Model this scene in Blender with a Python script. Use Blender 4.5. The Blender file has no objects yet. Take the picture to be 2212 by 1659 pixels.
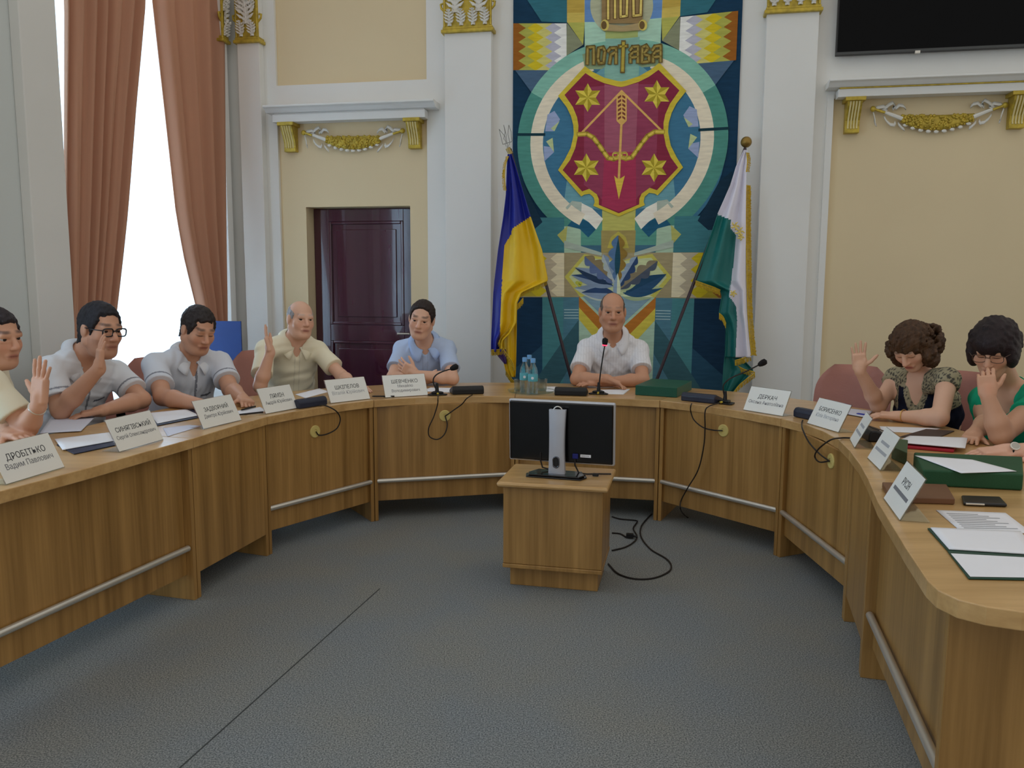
import bpy, math, random
import numpy as np
from mathutils import Vector, Matrix
random.seed(5)
scene = bpy.context.scene
COL = scene.collection

# ------------------------------------------------------------------ camera
FPX, CXP, CYP, CAMH = 1750.0, 1106.0, 829.5, 1.465
PITCH = math.atan((829.5 - 613.0) / FPX)
ROLL = math.atan(0.0048)
CF = np.array([0, math.cos(PITCH), -math.sin(PITCH)])
_u0 = np.cross([1.0, 0, 0], CF)
CR = np.array([1.0, 0, 0]) * math.cos(ROLL) + _u0 * math.sin(ROLL)
CU = np.cross(CR, CF)
CC = np.array([0, 0, CAMH])
cam_data = bpy.data.cameras.new('camera')
cam_data.sensor_fit = 'HORIZONTAL'
cam_data.sensor_width = 36.0
cam_data.lens = FPX / 2212.0 * 36.0
cam_data.clip_start = 0.05
cam = bpy.data.objects.new('camera', cam_data)
COL.objects.link(cam)
_m = Matrix.Identity(4)
for _i in range(3):
    _m[_i][0] = CR[_i]; _m[_i][1] = CU[_i]; _m[_i][2] = -CF[_i]; _m[_i][3] = CC[_i]
cam.matrix_world = _m
scene.camera = cam

# ------------------------------------------------------------------ light and exposure
vs = scene.view_settings
vs.view_transform = 'Standard'
vs.look = 'None'
vs.gamma = 1.0
vs.use_curve_mapping = False
vs.exposure = 0.1
world = bpy.data.worlds.new('room_light')
scene.world = world
world.use_nodes = True
bg = world.node_tree.nodes['Background']
bg.inputs['Color'].default_value = (1.0, 0.97, 0.92, 1)
bg.inputs['Strength'].default_value = 0.60
WINDOW_W = 165.0          # watts of daylight behind each left-hand window
WINDOW_C = (0.64, 0.81, 1.0)

# ------------------------------------------------------------------ measuring helpers
def ray(u, v):
    return CF + CR * (u - CXP) / FPX - CU * (v - CYP) / FPX
def onz(u, v, z=0.0):
    d = ray(u, v); return CC + d * ((z - CAMH) / d[2])
def at(u, v, y):
    d = ray(u, v); return CC + d * (y / d[1])
WALL_Y, WALL_K = 6.9, -0.19
_n = math.hypot(1, WALL_K)
WW = np.array([1 / _n, WALL_K / _n, 0])          # along the back wall, to the right
WN = np.array([WALL_K / _n, -1 / _n, 0])         # out of the back wall, into the room
WO = np.array([0, WALL_Y, 0])
def wp(s, z, d=0.0):
    return WO + WW * s + WN * d + np.array([0, 0, z])
def wsz(u, v, d=0.0):
    r = ray(u, v); t = ((WO + WN * d - CC) @ WN) / (r @ WN); p = CC + r * t
    return float((p - WO) @ WW), float(p[2])
CORNER = WO + WW * wsz(507, 600)[0]
LW = -np.array([WN[0], WN[1], 0]) * -1.0          # along the left wall, towards the camera
LN = WW.copy()                                    # out of the left wall, into the room
def lp(s, z, d=0.0):
    return CORNER + LW * s + LN * d + np.array([0, 0, z])
def ls(u, v=600, d=0.0):
    r = ray(u, v); t = ((CORNER + LN * d - CC) @ LN) / (r @ LN); p = CC + r * t
    return float((p - CORNER) @ LW), float(p[2])

# ------------------------------------------------------------------ mesh helpers
class G:
    """collects shapes in world coordinates; build() links them as one mesh"""
    def __init__(s): s.v = []; s.f = []; s.mi = []
    def add(s, vs_, fs_, mi=0):
        o = len(s.v); s.v.extend([tuple(map(float, p)) for p in vs_])
        s.f.extend([tuple(i + o for i in f) for f in fs_]); s.mi.extend([mi] * len(fs_))
        return s
    def hexa(s, p, mi=0):
        return s.add(p, [(0, 3, 2, 1), (4, 5, 6, 7), (0, 1, 5, 4), (1, 2, 6, 5), (2, 3, 7, 6), (3, 0, 4, 7)], mi)
    def obox(s, o, X, Y, Z, a, b, mi=0):
        """box in frame o,X,Y,Z from corner a to corner b"""
        o, X, Y, Z = map(np.asarray, (o, X, Y, Z)); P = []
        for z in (a[2], b[2]):
            for x, y in ((a[0], a[1]), (b[0], a[1]), (b[0], b[1]), (a[0], b[1])):
                P.append(o + X * x + Y * y + Z * z)
        return s.hexa(P, mi)
    def box(s, a, b, mi=0):
        return s.obox((0, 0, 0), (1, 0, 0), (0, 1, 0), (0, 0, 1), a, b, mi)
    def prism(s, poly, z0, z1, mi=0, o=(0, 0, 0), X=(1, 0, 0), Y=(0, 1, 0), Z=(0, 0, 1)):
        o, X, Y, Z = map(np.asarray, (o, X, Y, Z)); n = len(poly)
        a = sum(poly[i][0] * poly[(i + 1) % n][1] - poly[(i + 1) % n][0] * poly[i][1] for i in range(n))
        if a < 0: poly = poly[::-1]
        P = [o + X * p[0] + Y * p[1] + Z * z for z in (z0, z1) for p in poly]
        F = [tuple(range(n - 1, -1, -1)), tuple(range(n, 2 * n))]
        F += [(i, (i + 1) % n, n + (i + 1) % n, n + i) for i in range(n)]
        return s.add(P, F, mi)
    def tube(s, path, r, n=8, mi=0, caps=True):
        path = [np.asarray(p, float) for p in path]; k = len(path)
        R = r if hasattr(r, '__len__') else [r] * k
        P = []; ref = None
        for i in range(k):
            t = path[min(i + 1, k - 1)] - path[max(i - 1, 0)]; t = t / (np.linalg.norm(t) + 1e-9)
            if ref is None:
                ref = np.array([0, 0, 1.0]) if abs(t[2]) < .9 else np.array([1.0, 0, 0])
            a = ref - t * (ref @ t); a = a / (np.linalg.norm(a) + 1e-9); b = np.cross(t, a); ref = a
            for j in range(n):
                w = 2 * math.pi * j / n
                P.append(path[i] + (a * math.cos(w) + b * math.sin(w)) * R[i])
        F = []
        for i in range(k - 1):
            for j in range(n):
                j2 = (j + 1) % n
                F.append((i * n + j, i * n + j2, (i + 1) * n + j2, (i + 1) * n + j))
        if caps:
            F.append(tuple(range(n - 1, -1, -1))); F.append(tuple((k - 1) * n + j for j in range(n)))
        return s.add(P, F, mi)
    def lathe(s, prof, o=(0, 0, 0), n=20, mi=0, X=(1, 0, 0), Y=(0, 1, 0), Z=(0, 0, 1)):
        o, X, Y, Z = map(np.asarray, (o, X, Y, Z)); P = []; k = len(prof)
        for r, z in prof:
            for j in range(n):
                w = 2 * math.pi * j / n
                P.append(o + X * (r * math.cos(w)) + Y * (r * math.sin(w)) + Z * z)
        F = [(i * n + j, i * n + (j + 1) % n, (i + 1) * n + (j + 1) % n, (i + 1) * n + j)
             for i in range(k - 1) for j in range(n)]
        if prof[0][0] > 1e-6: F.append(tuple(range(n - 1, -1, -1)))
        if prof[-1][0] > 1e-6: F.append(tuple((k - 1) * n + j for j in range(n)))
        return s.add(P, F, mi)
    def ball(s, c, r, n=12, m=8, mi=0, X=(1, 0, 0), Y=(0, 1, 0), Z=(0, 0, 1)):
        r = r if hasattr(r, '__len__') else (r, r, r)
        c, X, Y, Z = map(np.asarray, (c, X, Y, Z)); P = []; F = []
        for i in range(m + 1):
            th = math.pi * i / m
            for j in range(n):
                w = 2 * math.pi * j / n
                P.append(c + X * (r[0] * math.sin(th) * math.cos(w)) + Y * (r[1] * math.sin(th) * math.sin(w)) + Z * (r[2] * math.cos(th)))
        for i in range(m):
            for j in range(n):
                F.append((i * n + j, (i + 1) * n + j, (i + 1) * n + (j + 1) % n, i * n + (j + 1) % n))
        return s.add(P, F, mi)
    def grid(s, P, mi=0, flip=False):
        h, w = len(P), len(P[0]); V = [p for row in P for p in row]; F = []
        for i in range(h - 1):
            for j in range(w - 1):
                q = (i * w + j, i * w + j + 1, (i + 1) * w + j + 1, (i + 1) * w + j)
                F.append(q[::-1] if flip else q)
        return s.add(V, F, mi)
    def build(s, name, mats, parent=None, loc=None, smooth=False, bevel=0.0, solid=0.0, subsurf=0):
        if not isinstance(mats, (list, tuple)): mats = [mats]
        base = np.array(BASE[parent.name]) if parent is not None else np.array(loc if loc is not None else (0, 0, 0), float)
        me = bpy.data.meshes.new(name)
        me.from_pydata([tuple(np.asarray(p) - base) for p in s.v], [], s.f)
        for m in mats: me.materials.append(m)
        if len(mats) > 1: me.polygons.foreach_set('material_index', s.mi)
        if smooth:
            me.polygons.foreach_set('use_smooth', [True] * len(me.polygons))
            if smooth != 'all': me.set_sharp_from_angle(angle=math.radians(40))
        me.update()
        ob = bpy.data.objects.new(name, me); COL.objects.link(ob)
        BASE[ob.name] = tuple(base)
        if parent is not None: ob.parent = parent
        else: ob.location = base
        if solid:
            md = ob.modifiers.new('thickness', 'SOLIDIFY'); md.thickness = solid; md.offset = 0
        if subsurf:
            md = ob.modifiers.new('round', 'SUBSURF'); md.levels = md.render_levels = subsurf
        if bevel:
            md = ob.modifiers.new('edge', 'BEVEL'); md.width = bevel; md.segments = 2; md.limit_method = 'ANGLE'
        return ob
BASE = {}
def tag(o, label=None, cat=None, group=None, kind=None):
    if label: o['label'] = label
    if cat: o['category'] = cat
    if group: o['group'] = group
    if kind: o['kind'] = kind
    return o
def thing(name, label, cat, loc, group=None, kind=None):
    o = bpy.data.objects.new(name, None); COL.objects.link(o)
    o.empty_display_size = .05; o.location = tuple(map(float, loc)); BASE[o.name] = tuple(map(float, loc))
    return tag(o, label, cat, group, kind)

# ------------------------------------------------------------------ materials
def lin(c):
    return tuple(((x / 255.0) / 12.92 if x / 255.0 < .04045 else ((x / 255.0 + .055) / 1.055) ** 2.4) for x in c)
MATS = {}
def mat(name, c, rough=.6, metal=0.0, var=0.06, scale=6.0, bump=0.0, bscale=200.0, spec=.4, coat=0.0, stretch=(1, 1, 1)):
    if name in MATS: return MATS[name]
    m = bpy.data.materials.new(name); m.use_nodes = True; nt = m.node_tree
    b = nt.nodes['Principled BSDF']; L = nt.links
    tc = nt.nodes.new('ShaderNodeTexCoord'); mp = nt.nodes.new('ShaderNodeMapping')
    mp.inputs['Scale'].default_value = stretch; L.new(tc.outputs['Object'], mp.inputs['Vector'])
    nz = nt.nodes.new('ShaderNodeTexNoise'); nz.inputs['Scale'].default_value = scale; nz.inputs['Detail'].default_value = 4
    L.new(mp.outputs['Vector'], nz.inputs['Vector'])
    rp = nt.nodes.new('ShaderNodeValToRGB'); col = lin(c)
    rp.color_ramp.elements[0].position = .3; rp.color_ramp.elements[1].position = .7
    rp.color_ramp.elements[0].color = tuple(x * (1 - var) for x in col) + (1,)
    rp.color_ramp.elements[1].color = tuple(min(1, x * (1 + var)) for x in col) + (1,)
    L.new(nz.outputs['Fac'], rp.inputs['Fac']); L.new(rp.outputs['Color'], b.inputs['Base Color'])
    b.inputs['Roughness'].default_value = rough; b.inputs['Metallic'].default_value = metal
    b.inputs['Specular IOR Level'].default_value = spec; b.inputs['Coat Weight'].default_value = coat
    if bump:
        n2 = nt.nodes.new('ShaderNodeTexNoise'); n2.inputs['Scale'].default_value = bscale; n2.inputs['Detail'].default_value = 3
        L.new(mp.outputs['Vector'], n2.inputs['Vector'])
        bp = nt.nodes.new('ShaderNodeBump'); bp.inputs['Strength'].default_value = bump; bp.inputs['Distance'].default_value = .004
        L.new(n2.outputs['Fac'], bp.inputs['Height']); L.new(bp.outputs['Normal'], b.inputs['Normal'])
    MATS[name] = m
    return m
def wood(name, c1, c2, stretch=(26, 26, .9), rough=.38, coat=.15):
    m = bpy.data.materials.new(name); m.use_nodes = True; nt = m.node_tree; L = nt.links
    b = nt.nodes['Principled BSDF']
    tc = nt.nodes.new('ShaderNodeTexCoord'); mp = nt.nodes.new('ShaderNodeMapping')
    mp.inputs['Scale'].default_value = stretch; L.new(tc.outputs['Object'], mp.inputs['Vector'])
    n1 = nt.nodes.new('ShaderNodeTexNoise'); n1.inputs['Scale'].default_value = .55; n1.inputs['Detail'].default_value = 2
    n2 = nt.nodes.new('ShaderNodeTexNoise'); n2.inputs['Scale'].default_value = 3.2; n2.inputs['Detail'].default_value = 5
    L.new(mp.outputs['Vector'], n1.inputs['Vector']); L.new(mp.outputs['Vector'], n2.inputs['Vector'])
    mx = nt.nodes.new('ShaderNodeMath'); mx.operation = 'MULTIPLY_ADD'; mx.inputs[1].default_value = .35
    L.new(n2.outputs['Fac'], mx.inputs[0])
    m2 = nt.nodes.new('ShaderNodeMath'); m2.operation = 'MULTIPLY'; m2.inputs[1].default_value = .75
    L.new(n1.outputs['Fac'], m2.inputs[0]); L.new(m2.outputs[0], mx.inputs[2])
    rp = nt.nodes.new('ShaderNodeValToRGB')
    rp.color_ramp.elements[0].position = .36; rp.color_ramp.elements[1].position = .7
    rp.color_ramp.elements[0].color = lin(c1) + (1,); rp.color_ramp.elements[1].color = lin(c2) + (1,)
    L.new(mx.outputs[0], rp.inputs['Fac']); L.new(rp.outputs['Color'], b.inputs['Base Color'])
    b.inputs['Roughness'].default_value = rough; b.inputs['Coat Weight'].default_value = coat; b.inputs['Coat Roughness'].default_value = .25
    MATS[name] = m
    return m
def glassy(name, c=(255, 255, 255), rough=.02, mixw=.0, ior=1.35):
    m = bpy.data.materials.new(name); m.use_nodes = True; nt = m.node_tree; L = nt.links
    out = nt.nodes['Material Output']; nt.nodes.remove(nt.nodes['Principled BSDF'])
    g = nt.nodes.new('ShaderNodeBsdfGlass'); g.inputs['Color'].default_value = lin(c) + (1,)
    g.inputs['Roughness'].default_value = rough; g.inputs['IOR'].default_value = ior
    t = nt.nodes.new('ShaderNodeBsdfTransparent'); t.inputs['Color'].default_value = lin(c) + (1,)
    mx = nt.nodes.new('ShaderNodeMixShader'); mx.inputs[0].default_value = mixw
    L.new(g.outputs[0], mx.inputs[1]); L.new(t.outputs[0], mx.inputs[2]); L.new(mx.outputs[0], out.inputs['Surface'])
    MATS[name] = m
    return m
def sheer(name, c, trans=.45, thru=.3):
    m = bpy.data.materials.new(name); m.use_nodes = True; nt = m.node_tree; L = nt.links
    out = nt.nodes['Material Output']; nt.nodes.remove(nt.nodes['Principled BSDF'])
    d = nt.nodes.new('ShaderNodeBsdfDiffuse'); tr = nt.nodes.new('ShaderNodeBsdfTranslucent'); tp = nt.nodes.new('ShaderNodeBsdfTransparent')
    nz = nt.nodes.new('ShaderNodeTexNoise'); nz.inputs['Scale'].default_value = 9; rp = nt.nodes.new('ShaderNodeValToRGB')
    rp.color_ramp.elements[0].color = tuple(x * .94 for x in lin(c)) + (1,); rp.color_ramp.elements[1].color = lin(c) + (1,)
    L.new(nz.outputs['Fac'], rp.inputs['Fac'])
    for n in (d, tr): L.new(rp.outputs['Color'], n.inputs['Color'])
    m1 = nt.nodes.new('ShaderNodeMixShader'); m1.inputs[0].default_value = trans
    m2 = nt.nodes.new('ShaderNodeMixShader'); m2.inputs[0].default_value = thru
    L.new(d.outputs[0], m1.inputs[1]); L.new(tr.outputs[0], m1.inputs[2])
    L.new(m1.outputs[0], m2.inputs[1]); L.new(tp.outputs[0], m2.inputs[2]); L.new(m2.outputs[0], out.inputs['Surface'])
    MATS[name] = m
    return m
def attr_mat(name, rough=.5, spec=.35, bump=0.0, bscale=300.0, sss=0.0):
    """material whose colour is the mesh's own colour attribute 'tint'"""
    m = bpy.data.materials.new(name); m.use_nodes = True; nt = m.node_tree; L = nt.links
    b = nt.nodes['Principled BSDF']; a = nt.nodes.new('ShaderNodeAttribute'); a.attribute_name = 'tint'
    L.new(a.outputs['Color'], b.inputs['Base Color']); b.inputs['Roughness'].default_value = rough
    b.inputs['Specular IOR Level'].default_value = spec
    if sss:
        b.inputs['Subsurface Weight'].default_value = sss; b.inputs['Subsurface Radius'].default_value = (.012, .005, .003)
        b.inputs['Subsurface Scale'].default_value = 1.0
    if bump:
        tc = nt.nodes.new('ShaderNodeTexCoord'); n2 = nt.nodes.new('ShaderNodeTexNoise'); n2.inputs['Scale'].default_value = bscale
        L.new(tc.outputs['Object'], n2.inputs['Vector'])
        bp = nt.nodes.new('ShaderNodeBump'); bp.inputs['Strength'].default_value = bump; bp.inputs['Distance'].default_value = .003
        L.new(n2.outputs['Fac'], bp.inputs['Height']); L.new(bp.outputs['Normal'], b.inputs['Normal'])
    MATS[name] = m
    return m
M_WHITE = mat('white_plaster', (226, 226, 222), .75, var=.025, scale=1.2, bump=.03, bscale=60)
M_CREAM = mat('cream_plaster', (220, 202, 164), .8, var=.03, scale=1.0, bump=.03, bscale=60)
M_GOLD = mat('gilded_plaster', (186, 162, 62), .4, metal=.35, var=.25, scale=25)
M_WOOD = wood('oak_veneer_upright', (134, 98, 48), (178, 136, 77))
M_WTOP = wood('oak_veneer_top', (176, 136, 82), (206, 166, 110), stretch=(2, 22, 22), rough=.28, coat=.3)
M_STEEL = mat('brushed_steel', (212, 208, 198), .3, metal=.7, var=.05)
M_BLACK = mat('black_plastic', (22, 22, 24), .45, var=.1)
M_DARKBLUE = mat('blue_black_plastic', (38, 44, 62), .4, var=.1)
M_CABLE = mat('black_cable', (30, 24, 22), .5)
M_PAPER = mat('white_paper', (236, 236, 240), .7, var=.015)
M_PAPER2 = mat('blueish_paper', (214, 216, 230), .7, var=.02)
M_INK = mat('printed_ink', (70, 70, 72), .8)
M_INK2 = mat('pale_printed_ink', (168, 170, 174), .8)

# ================================================================== THE ROOM
def struct(o): o['kind'] = 'structure'; return o
UP = np.array([0, 0, 1.0])
def wbox(g, s0, s1, z0, z1, d0, d1, mi=0):
    return g.obox(WO, WW, WN, UP, (s0, d0, z0), (s1, d1, z1), mi)
def lbox(g, s0, s1, z0, z1, d0, d1, mi=0):
    return g.obox(CORNER, LW, LN, UP, (s0, d0, z0), (s1, d1, z1), mi)

# carpet ------------------------------------------------------------
def carpet_mat():
    m = bpy.data.materials.new('grey_carpet'); m.use_nodes = True; nt = m.node_tree; L = nt.links
    b = nt.nodes['Principled BSDF']; tc = nt.nodes.new('ShaderNodeTexCoord')
    n1 = nt.nodes.new('ShaderNodeTexNoise'); n1.inputs['Scale'].default_value = 190; n1.inputs['Detail'].default_value = 3
    n2 = nt.nodes.new('ShaderNodeTexNoise'); n2.inputs['Scale'].default_value = 2.2; n2.inputs['Detail'].default_value = 8
    n3 = nt.nodes.new('ShaderNodeTexNoise'); n3.inputs['Scale'].default_value = 420; n3.inputs['Detail'].default_value = 2
    for n in (n1, n2, n3): L.new(tc.outputs['Object'], n.inputs['Vector'])
    r1 = nt.nodes.new('ShaderNodeValToRGB'); r1.color_ramp.elements[0].position = .33; r1.color_ramp.elements[1].position = .68
    r1.color_ramp.elements[0].color = lin((84, 88, 90)) + (1,); r1.color_ramp.elements[1].color = lin((158, 159, 156)) + (1,)
    r2 = nt.nodes.new('ShaderNodeValToRGB'); r2.color_ramp.elements[0].position = .35; r2.color_ramp.elements[1].position = .65
    r2.color_ramp.elements[0].color = (.9, .95, 1.0, 1); r2.color_ramp.elements[1].color = (1.0, .985, .93, 1)
    L.new(n1.outputs['Fac'], r1.inputs['Fac']); L.new(n2.outputs['Fac'], r2.inputs['Fac'])
    mx = nt.nodes.new('ShaderNodeMixRGB'); mx.blend_type = 'MULTIPLY'; mx.inputs[0].default_value = 1
    L.new(r1.outputs['Color'], mx.inputs[1]); L.new(r2.outputs['Color'], mx.inputs[2]); L.new(mx.outputs['Color'], b.inputs['Base Color'])
    b.inputs['Roughness'].default_value = .95; b.inputs['Specular IOR Level'].default_value = .1
    bp = nt.nodes.new('ShaderNodeBump'); bp.inputs['Strength'].default_value = .12; bp.inputs['Distance'].default_value = .004
    L.new(n3.outputs['Fac'], bp.inputs['Height']); L.new(bp.outputs['Normal'], b.inputs['Normal'])
    return m
M_CARPET = carpet_mat()
fl = struct(G().box((-6.5, -3.5, -.06), (8.0, 8.8, 0)).build('floor', M_CARPET))
a, b_ = onz(820, 1272), onz(415, 1635)
dd = (b_ - a) / np.linalg.norm(b_ - a); pp = np.array([-dd[1], dd[0], 0])
G().hexa([p + np.array([0, 0, z]) for z in (0.0002, .0012) for p in (a - pp * .0025, a + pp * .0025, b_ + dd * 1.5 + pp * .0025, b_ + dd * 1.5 - pp * .0025)]).build(
    'carpet_seam', mat('seam_thread', (62, 66, 66), .9), fl)

# back wall ----------------------------------------------------------
HT = 4.8
SL = wsz(507, 600)[0]
ds0, dz1 = wsz(661, 446)[0], wsz(770, 446)[1]
ds1 = wsz(886, 446)[0]
SR = 6.6
g = G()
wbox(g, SL - .5, ds0, 0, HT, -.3, 0); wbox(g, ds1, SR, 0, HT, -.3, 0); wbox(g, ds0, ds1, dz1, HT, -.3, 0)
wall = struct(g.build('wall_back', M_CREAM))
# white flat bands, pilaster strips and fields on the cream wall
def spx(u, v=400, d=.03): return wsz(u, v, d)[0]
def zpx(u, v, d=.03): return wsz(u, v, d)[1]
g = G()
wbox(g, SL, spx(606, 500), 0, HT, 0, .03)
wbox(g, spx(924, 500), spx(1786, 500), 0, HT, 0, .03)
wbox(g, spx(606, 500), spx(924, 500), zpx(760, 262), zpx(765, 178), 0, .03)
wbox(g, spx(1786, 500), SR, zpx(2000, 206), HT, 0, .03)
struct(g.build('trim_1', M_WHITE))
# frame bead of the upper cream field
g = G()
pil = []
for i, (u0, u1) in enumerate(((519, 566), (961, 1061), (1646, 1757))):
    g = G(); s0, s1 = spx(u0, 300, .11), spx(u1, 300, .11)
    wbox(g, s0, s1, 0, HT, .03, .11)
    wbox(g, s0 - .03, s1 + .03, 0, .22, .03, .13)
    struct(g.build('trim_%d' % (i + 2), M_WHITE, bevel=.004)); pil.append((s0, s1))
g = G()
wbox(g, spx(1772, 500), spx(1786, 500), 0, zpx(1790, 206), .03, .045)
struct(g.build('trim_5', M_WHITE))

# left wall with three tall windows --------------------------------------
WIN = [(.24, 2.2), (3.35, 5.25), (6.45, 8.35)]
WZ0, WZ1 = .5, 4.3
g = G(); s = -.3
for a, b_ in WIN:
    lbox(g, s, a, 0, HT, -.42, 0); lbox(g, a, b_, 0, WZ0, -.42, 0); lbox(g, a, b_, WZ1, HT, -.42, 0); s = b_
lbox(g, s, 10.2, 0, HT, -.42, 0)
struct(g.build('wall_left', mat('grey_white_plaster', (208, 214, 212), .8, var=.02, scale=1, bump=.03, bscale=60)))
for i, (s0, s1) in enumerate(((.0, .2), (ls(128, 150, .07)[0], 2.44), (3.05, 3.3), (5.3, 5.55))):
    g = G(); lbox(g, s0 + (.11 if i == 0 else 0), s1, 0, HT, 0, .07)
    struct(g.build('trim_%d' % (i + 6), M_WHITE, bevel=.006))

M_PANE = glassy('window_pane', (250, 253, 255), 0, .92, 1.05)
M_SHEER = sheer('white_voile', (236, 246, 250), .55, .2)
M_DRAPE = sheer('dusty_pink_drape', (200, 154, 128), .25, .0)
M_FRAME = mat('white_window_paint', (232, 234, 236), .45)
def edge_x(pts, z):
    zs = [p[0] for p in pts]; ss = [p[1] for p in pts]
    return float(np.interp(z, zs, ss))
def drape(name, label, sin, sout, group, n=90, folds=7, d=.045, amp=.035, seed=0):
    """sin/sout: functions of z giving the inner and the outer edge along the wall"""
    g = G(); P = []
    rs = np.random.default_rng(seed); ph = rs.uniform(0, 6.28, 4)
    for i in range(36):
        z = .03 + (4.42 - .03) * i / 35
        row = []
        for j in range(n):
            t = j / (n - 1); s = sout(z) + (sin(z) - sout(z)) * t
            w = math.sin(t * folds * 6.283 + ph[0] + .25 * math.sin(z * 1.3 + ph[1])) + .3 * math.sin(t * folds * 2.3 * 6.283 + ph[2] + .3 * math.sin(z * 2.1))
            row.append(lp(s, z, d + amp * w))
        P.append(row)
    g.grid(P)
    o = g.build(name, M_DRAPE, None, lp((sin(1) + sout(1)) / 2, 0, d), smooth='all', solid=.006)
    return tag(o, label, 'curtain', group)
z_l = [(zz, ss) for (uu, vv) in ((312, 0), (289, 230), (270, 460), (259, 560), (247, 660), (228, 830)) for ss, zz in [ls(uu, vv, .05)]][::-1]
z_r = [(zz, ss) for (uu, vv) in ((341, 0), (367, 230), (392, 460), (410, 560), (434, 660), (463, 830)) for ss, zz in [ls(uu, vv, .05)]][::-1]
z_lo = [(zz, ss) for vv in (0, 400, 830) for ss, zz in [ls(147, vv, .05)]][::-1]
z_ro = [(zz, ss) for (uu, vv) in ((479, 0), (482, 300), (486, 650), (486, 830)) for ss, zz in [ls(uu, vv, .05)]][::-1]
drape('drape_curtain', 'dusty pink drape tied to the left side of the bright window', lambda z: edge_x(z_l, z), lambda z: edge_x(z_lo, z), 'pink window drapes', folds=6, seed=1)
drape('drape_curtain', 'dusty pink drape beside the corner pilaster and the blue board', lambda z: edge_x(z_r, z), lambda z: edge_x(z_ro, z), 'pink window drapes', folds=3.5, seed=2)
for k, (s0, s1) in enumerate(WIN):
    if k:      # the two windows nearer than the frame: same drapes, plainly hung
        drape('drape_curtain', ['', 'dusty pink drape on the far side of the window outside the frame', 'dusty pink drape on the window behind the camera'][k], lambda z: s0 + .5, lambda z: s0 + .02, 'pink window drapes', folds=4, seed=3 + k, n=50)
    win = struct(thing('window_%d' % (k + 1), None, None, lp((s0 + s1) / 2, WZ0, -.36)))
    g = G()
    lbox(g, s0, s0 + .07, WZ0, WZ1, -.39, -.33); lbox(g, s1 - .07, s1, WZ0, WZ1, -.39, -.33)
    for zz in (WZ0, 1.7, 3.1, WZ1 - .08): lbox(g, s0 + .07, s1 - .07, zz, zz + .08, -.39, -.33)
    for q in (.333, .667):
        sm = s0 + (s1 - s0) * q; lbox(g, sm - .035, sm + .035, WZ0 + .08, WZ1 - .08, -.38, -.34)
    g.build('window_frame', M_FRAME, win)
    for q in range(3):
        for (za, zb) in ((WZ0 + .08, 1.7), (1.78, 3.1), (3.18, WZ1 - .08)):
            w = (s1 - s0) / 3
            pg = G(); lbox(pg, s0 + w * q + .07, s0 + w * (q + 1) - .036, za, zb, -.362, -.358); pg.build('pane', M_PANE, win)
    g = G(); lbox(g, s0, s1, WZ0 - .04, WZ0, -.33, .04); g.build('window_sill', M_FRAME, win, bevel=.005)
    # daylight outside this window
    ld = bpy.data.lights.new('daylight', 'AREA'); ld.shape = 'RECTANGLE'; ld.size = (s1 - s0) + .3; ld.size_y = WZ1 - WZ0 + .3
    ld.energy = WINDOW_W; ld.color = WINDOW_C
    lo = bpy.data.objects.new('daylight', ld); COL.objects.link(lo)
    mm = Matrix.Identity(4); zv = -LN; xv = LW; yv = np.cross(zv, xv); c = lp((s0 + s1) / 2, (WZ0 + WZ1) / 2, -.55)
    for i in range(3): mm[i][0] = xv[i]; mm[i][1] = yv[i]; mm[i][2] = zv[i]; mm[i][3] = c[i]
    lo.matrix_world = mm
    # voile net curtain
    g = G(); P = []
    for i in range(14):
        z = .05 + 4.3 * i / 13; row = []
        for j in range(150):
            t = j / 149; row.append(lp(s0 + .01 + (s1 - s0 - .02) * t, z, -.16 + .02 * math.sin(t * 95) + .012 * math.sin(t * 37 + z)))
        P.append(row)
    g.grid(P); o = g.build('voile_curtain', M_SHEER, None, lp((s0 + s1) / 2, 0, -.16), smooth='all')
    tag(o, ['sheer white voile glowing between the two pink drapes', 'sheer white voile on the window nearer than the frame', 'sheer white voile on the window behind the camera'][k], 'curtain', 'voile curtains')

# door -------------------------------------------------------------------
M_DOOR = mat('dark_cherry_gloss', (64, 20, 44), .14, var=.15, scale=3, coat=1.0, stretch=(8, 8, 1), spec=.6)
DD = -.15
dr = struct(thing('door_1', None, None, wp((ds0 + ds1) / 2, 0, DD)))
def dz(u, v): return wsz(u, v, DD)[1]
def dsx(u, v): return wsz(u, v, DD)[0]
pl0, pl1 = dsx(711, 560), dsx(872, 560)
pz = [(dz(790, 702), dz(790, 478)), (.22, dz(790, 737))]
g = G(); wbox(g, ds0 + .002, pl0, 0.005, dz1 - .004, DD - .04, DD); wbox(g, pl1, ds1 - .002, 0.005, dz1 - .004, DD - .04, DD)
wbox(g, pl0, pl1, pz[0][1], dz1 - .004, DD - .04, DD); wbox(g, pl0, pl1, pz[1][1], pz[0][0], DD - .04, DD); wbox(g, pl0, pl1, .005, .22, DD - .04, DD)
g.build('door_leaf', M_DOOR, dr, bevel=.004)
for za, zb in pz:
    g = G(); wbox(g, pl0, pl1, za, zb, DD - .035, DD - .018); wbox(g, pl0 + .07, pl1 - .07, za + .07, zb - .07, DD - .018, DD - .006)
    g.build('panel', M_DOOR, dr, bevel=.008)
    g = G()
    for (sa, sb, z0, z1) in ((pl0, pl0 + .025, za, zb), (pl1 - .025, pl1, za, zb), (pl0 + .025, pl1 - .025, za, za + .025), (pl0 + .025, pl1 - .025, zb - .025, zb)):
        wbox(g, sa, sb, z0, z1, DD - .018, DD + .006)
    g.build('moulding', M_DOOR, dr, bevel=.006)
g = G(); g.tube([wp(pl1 + .06, 1.02, DD), wp(pl1 + .06, 1.02, DD + .05), wp(pl1 - .05, 1.02, DD + .055)], .009, 8); g.build('door_handle', M_STEEL, dr, smooth=True)
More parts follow.
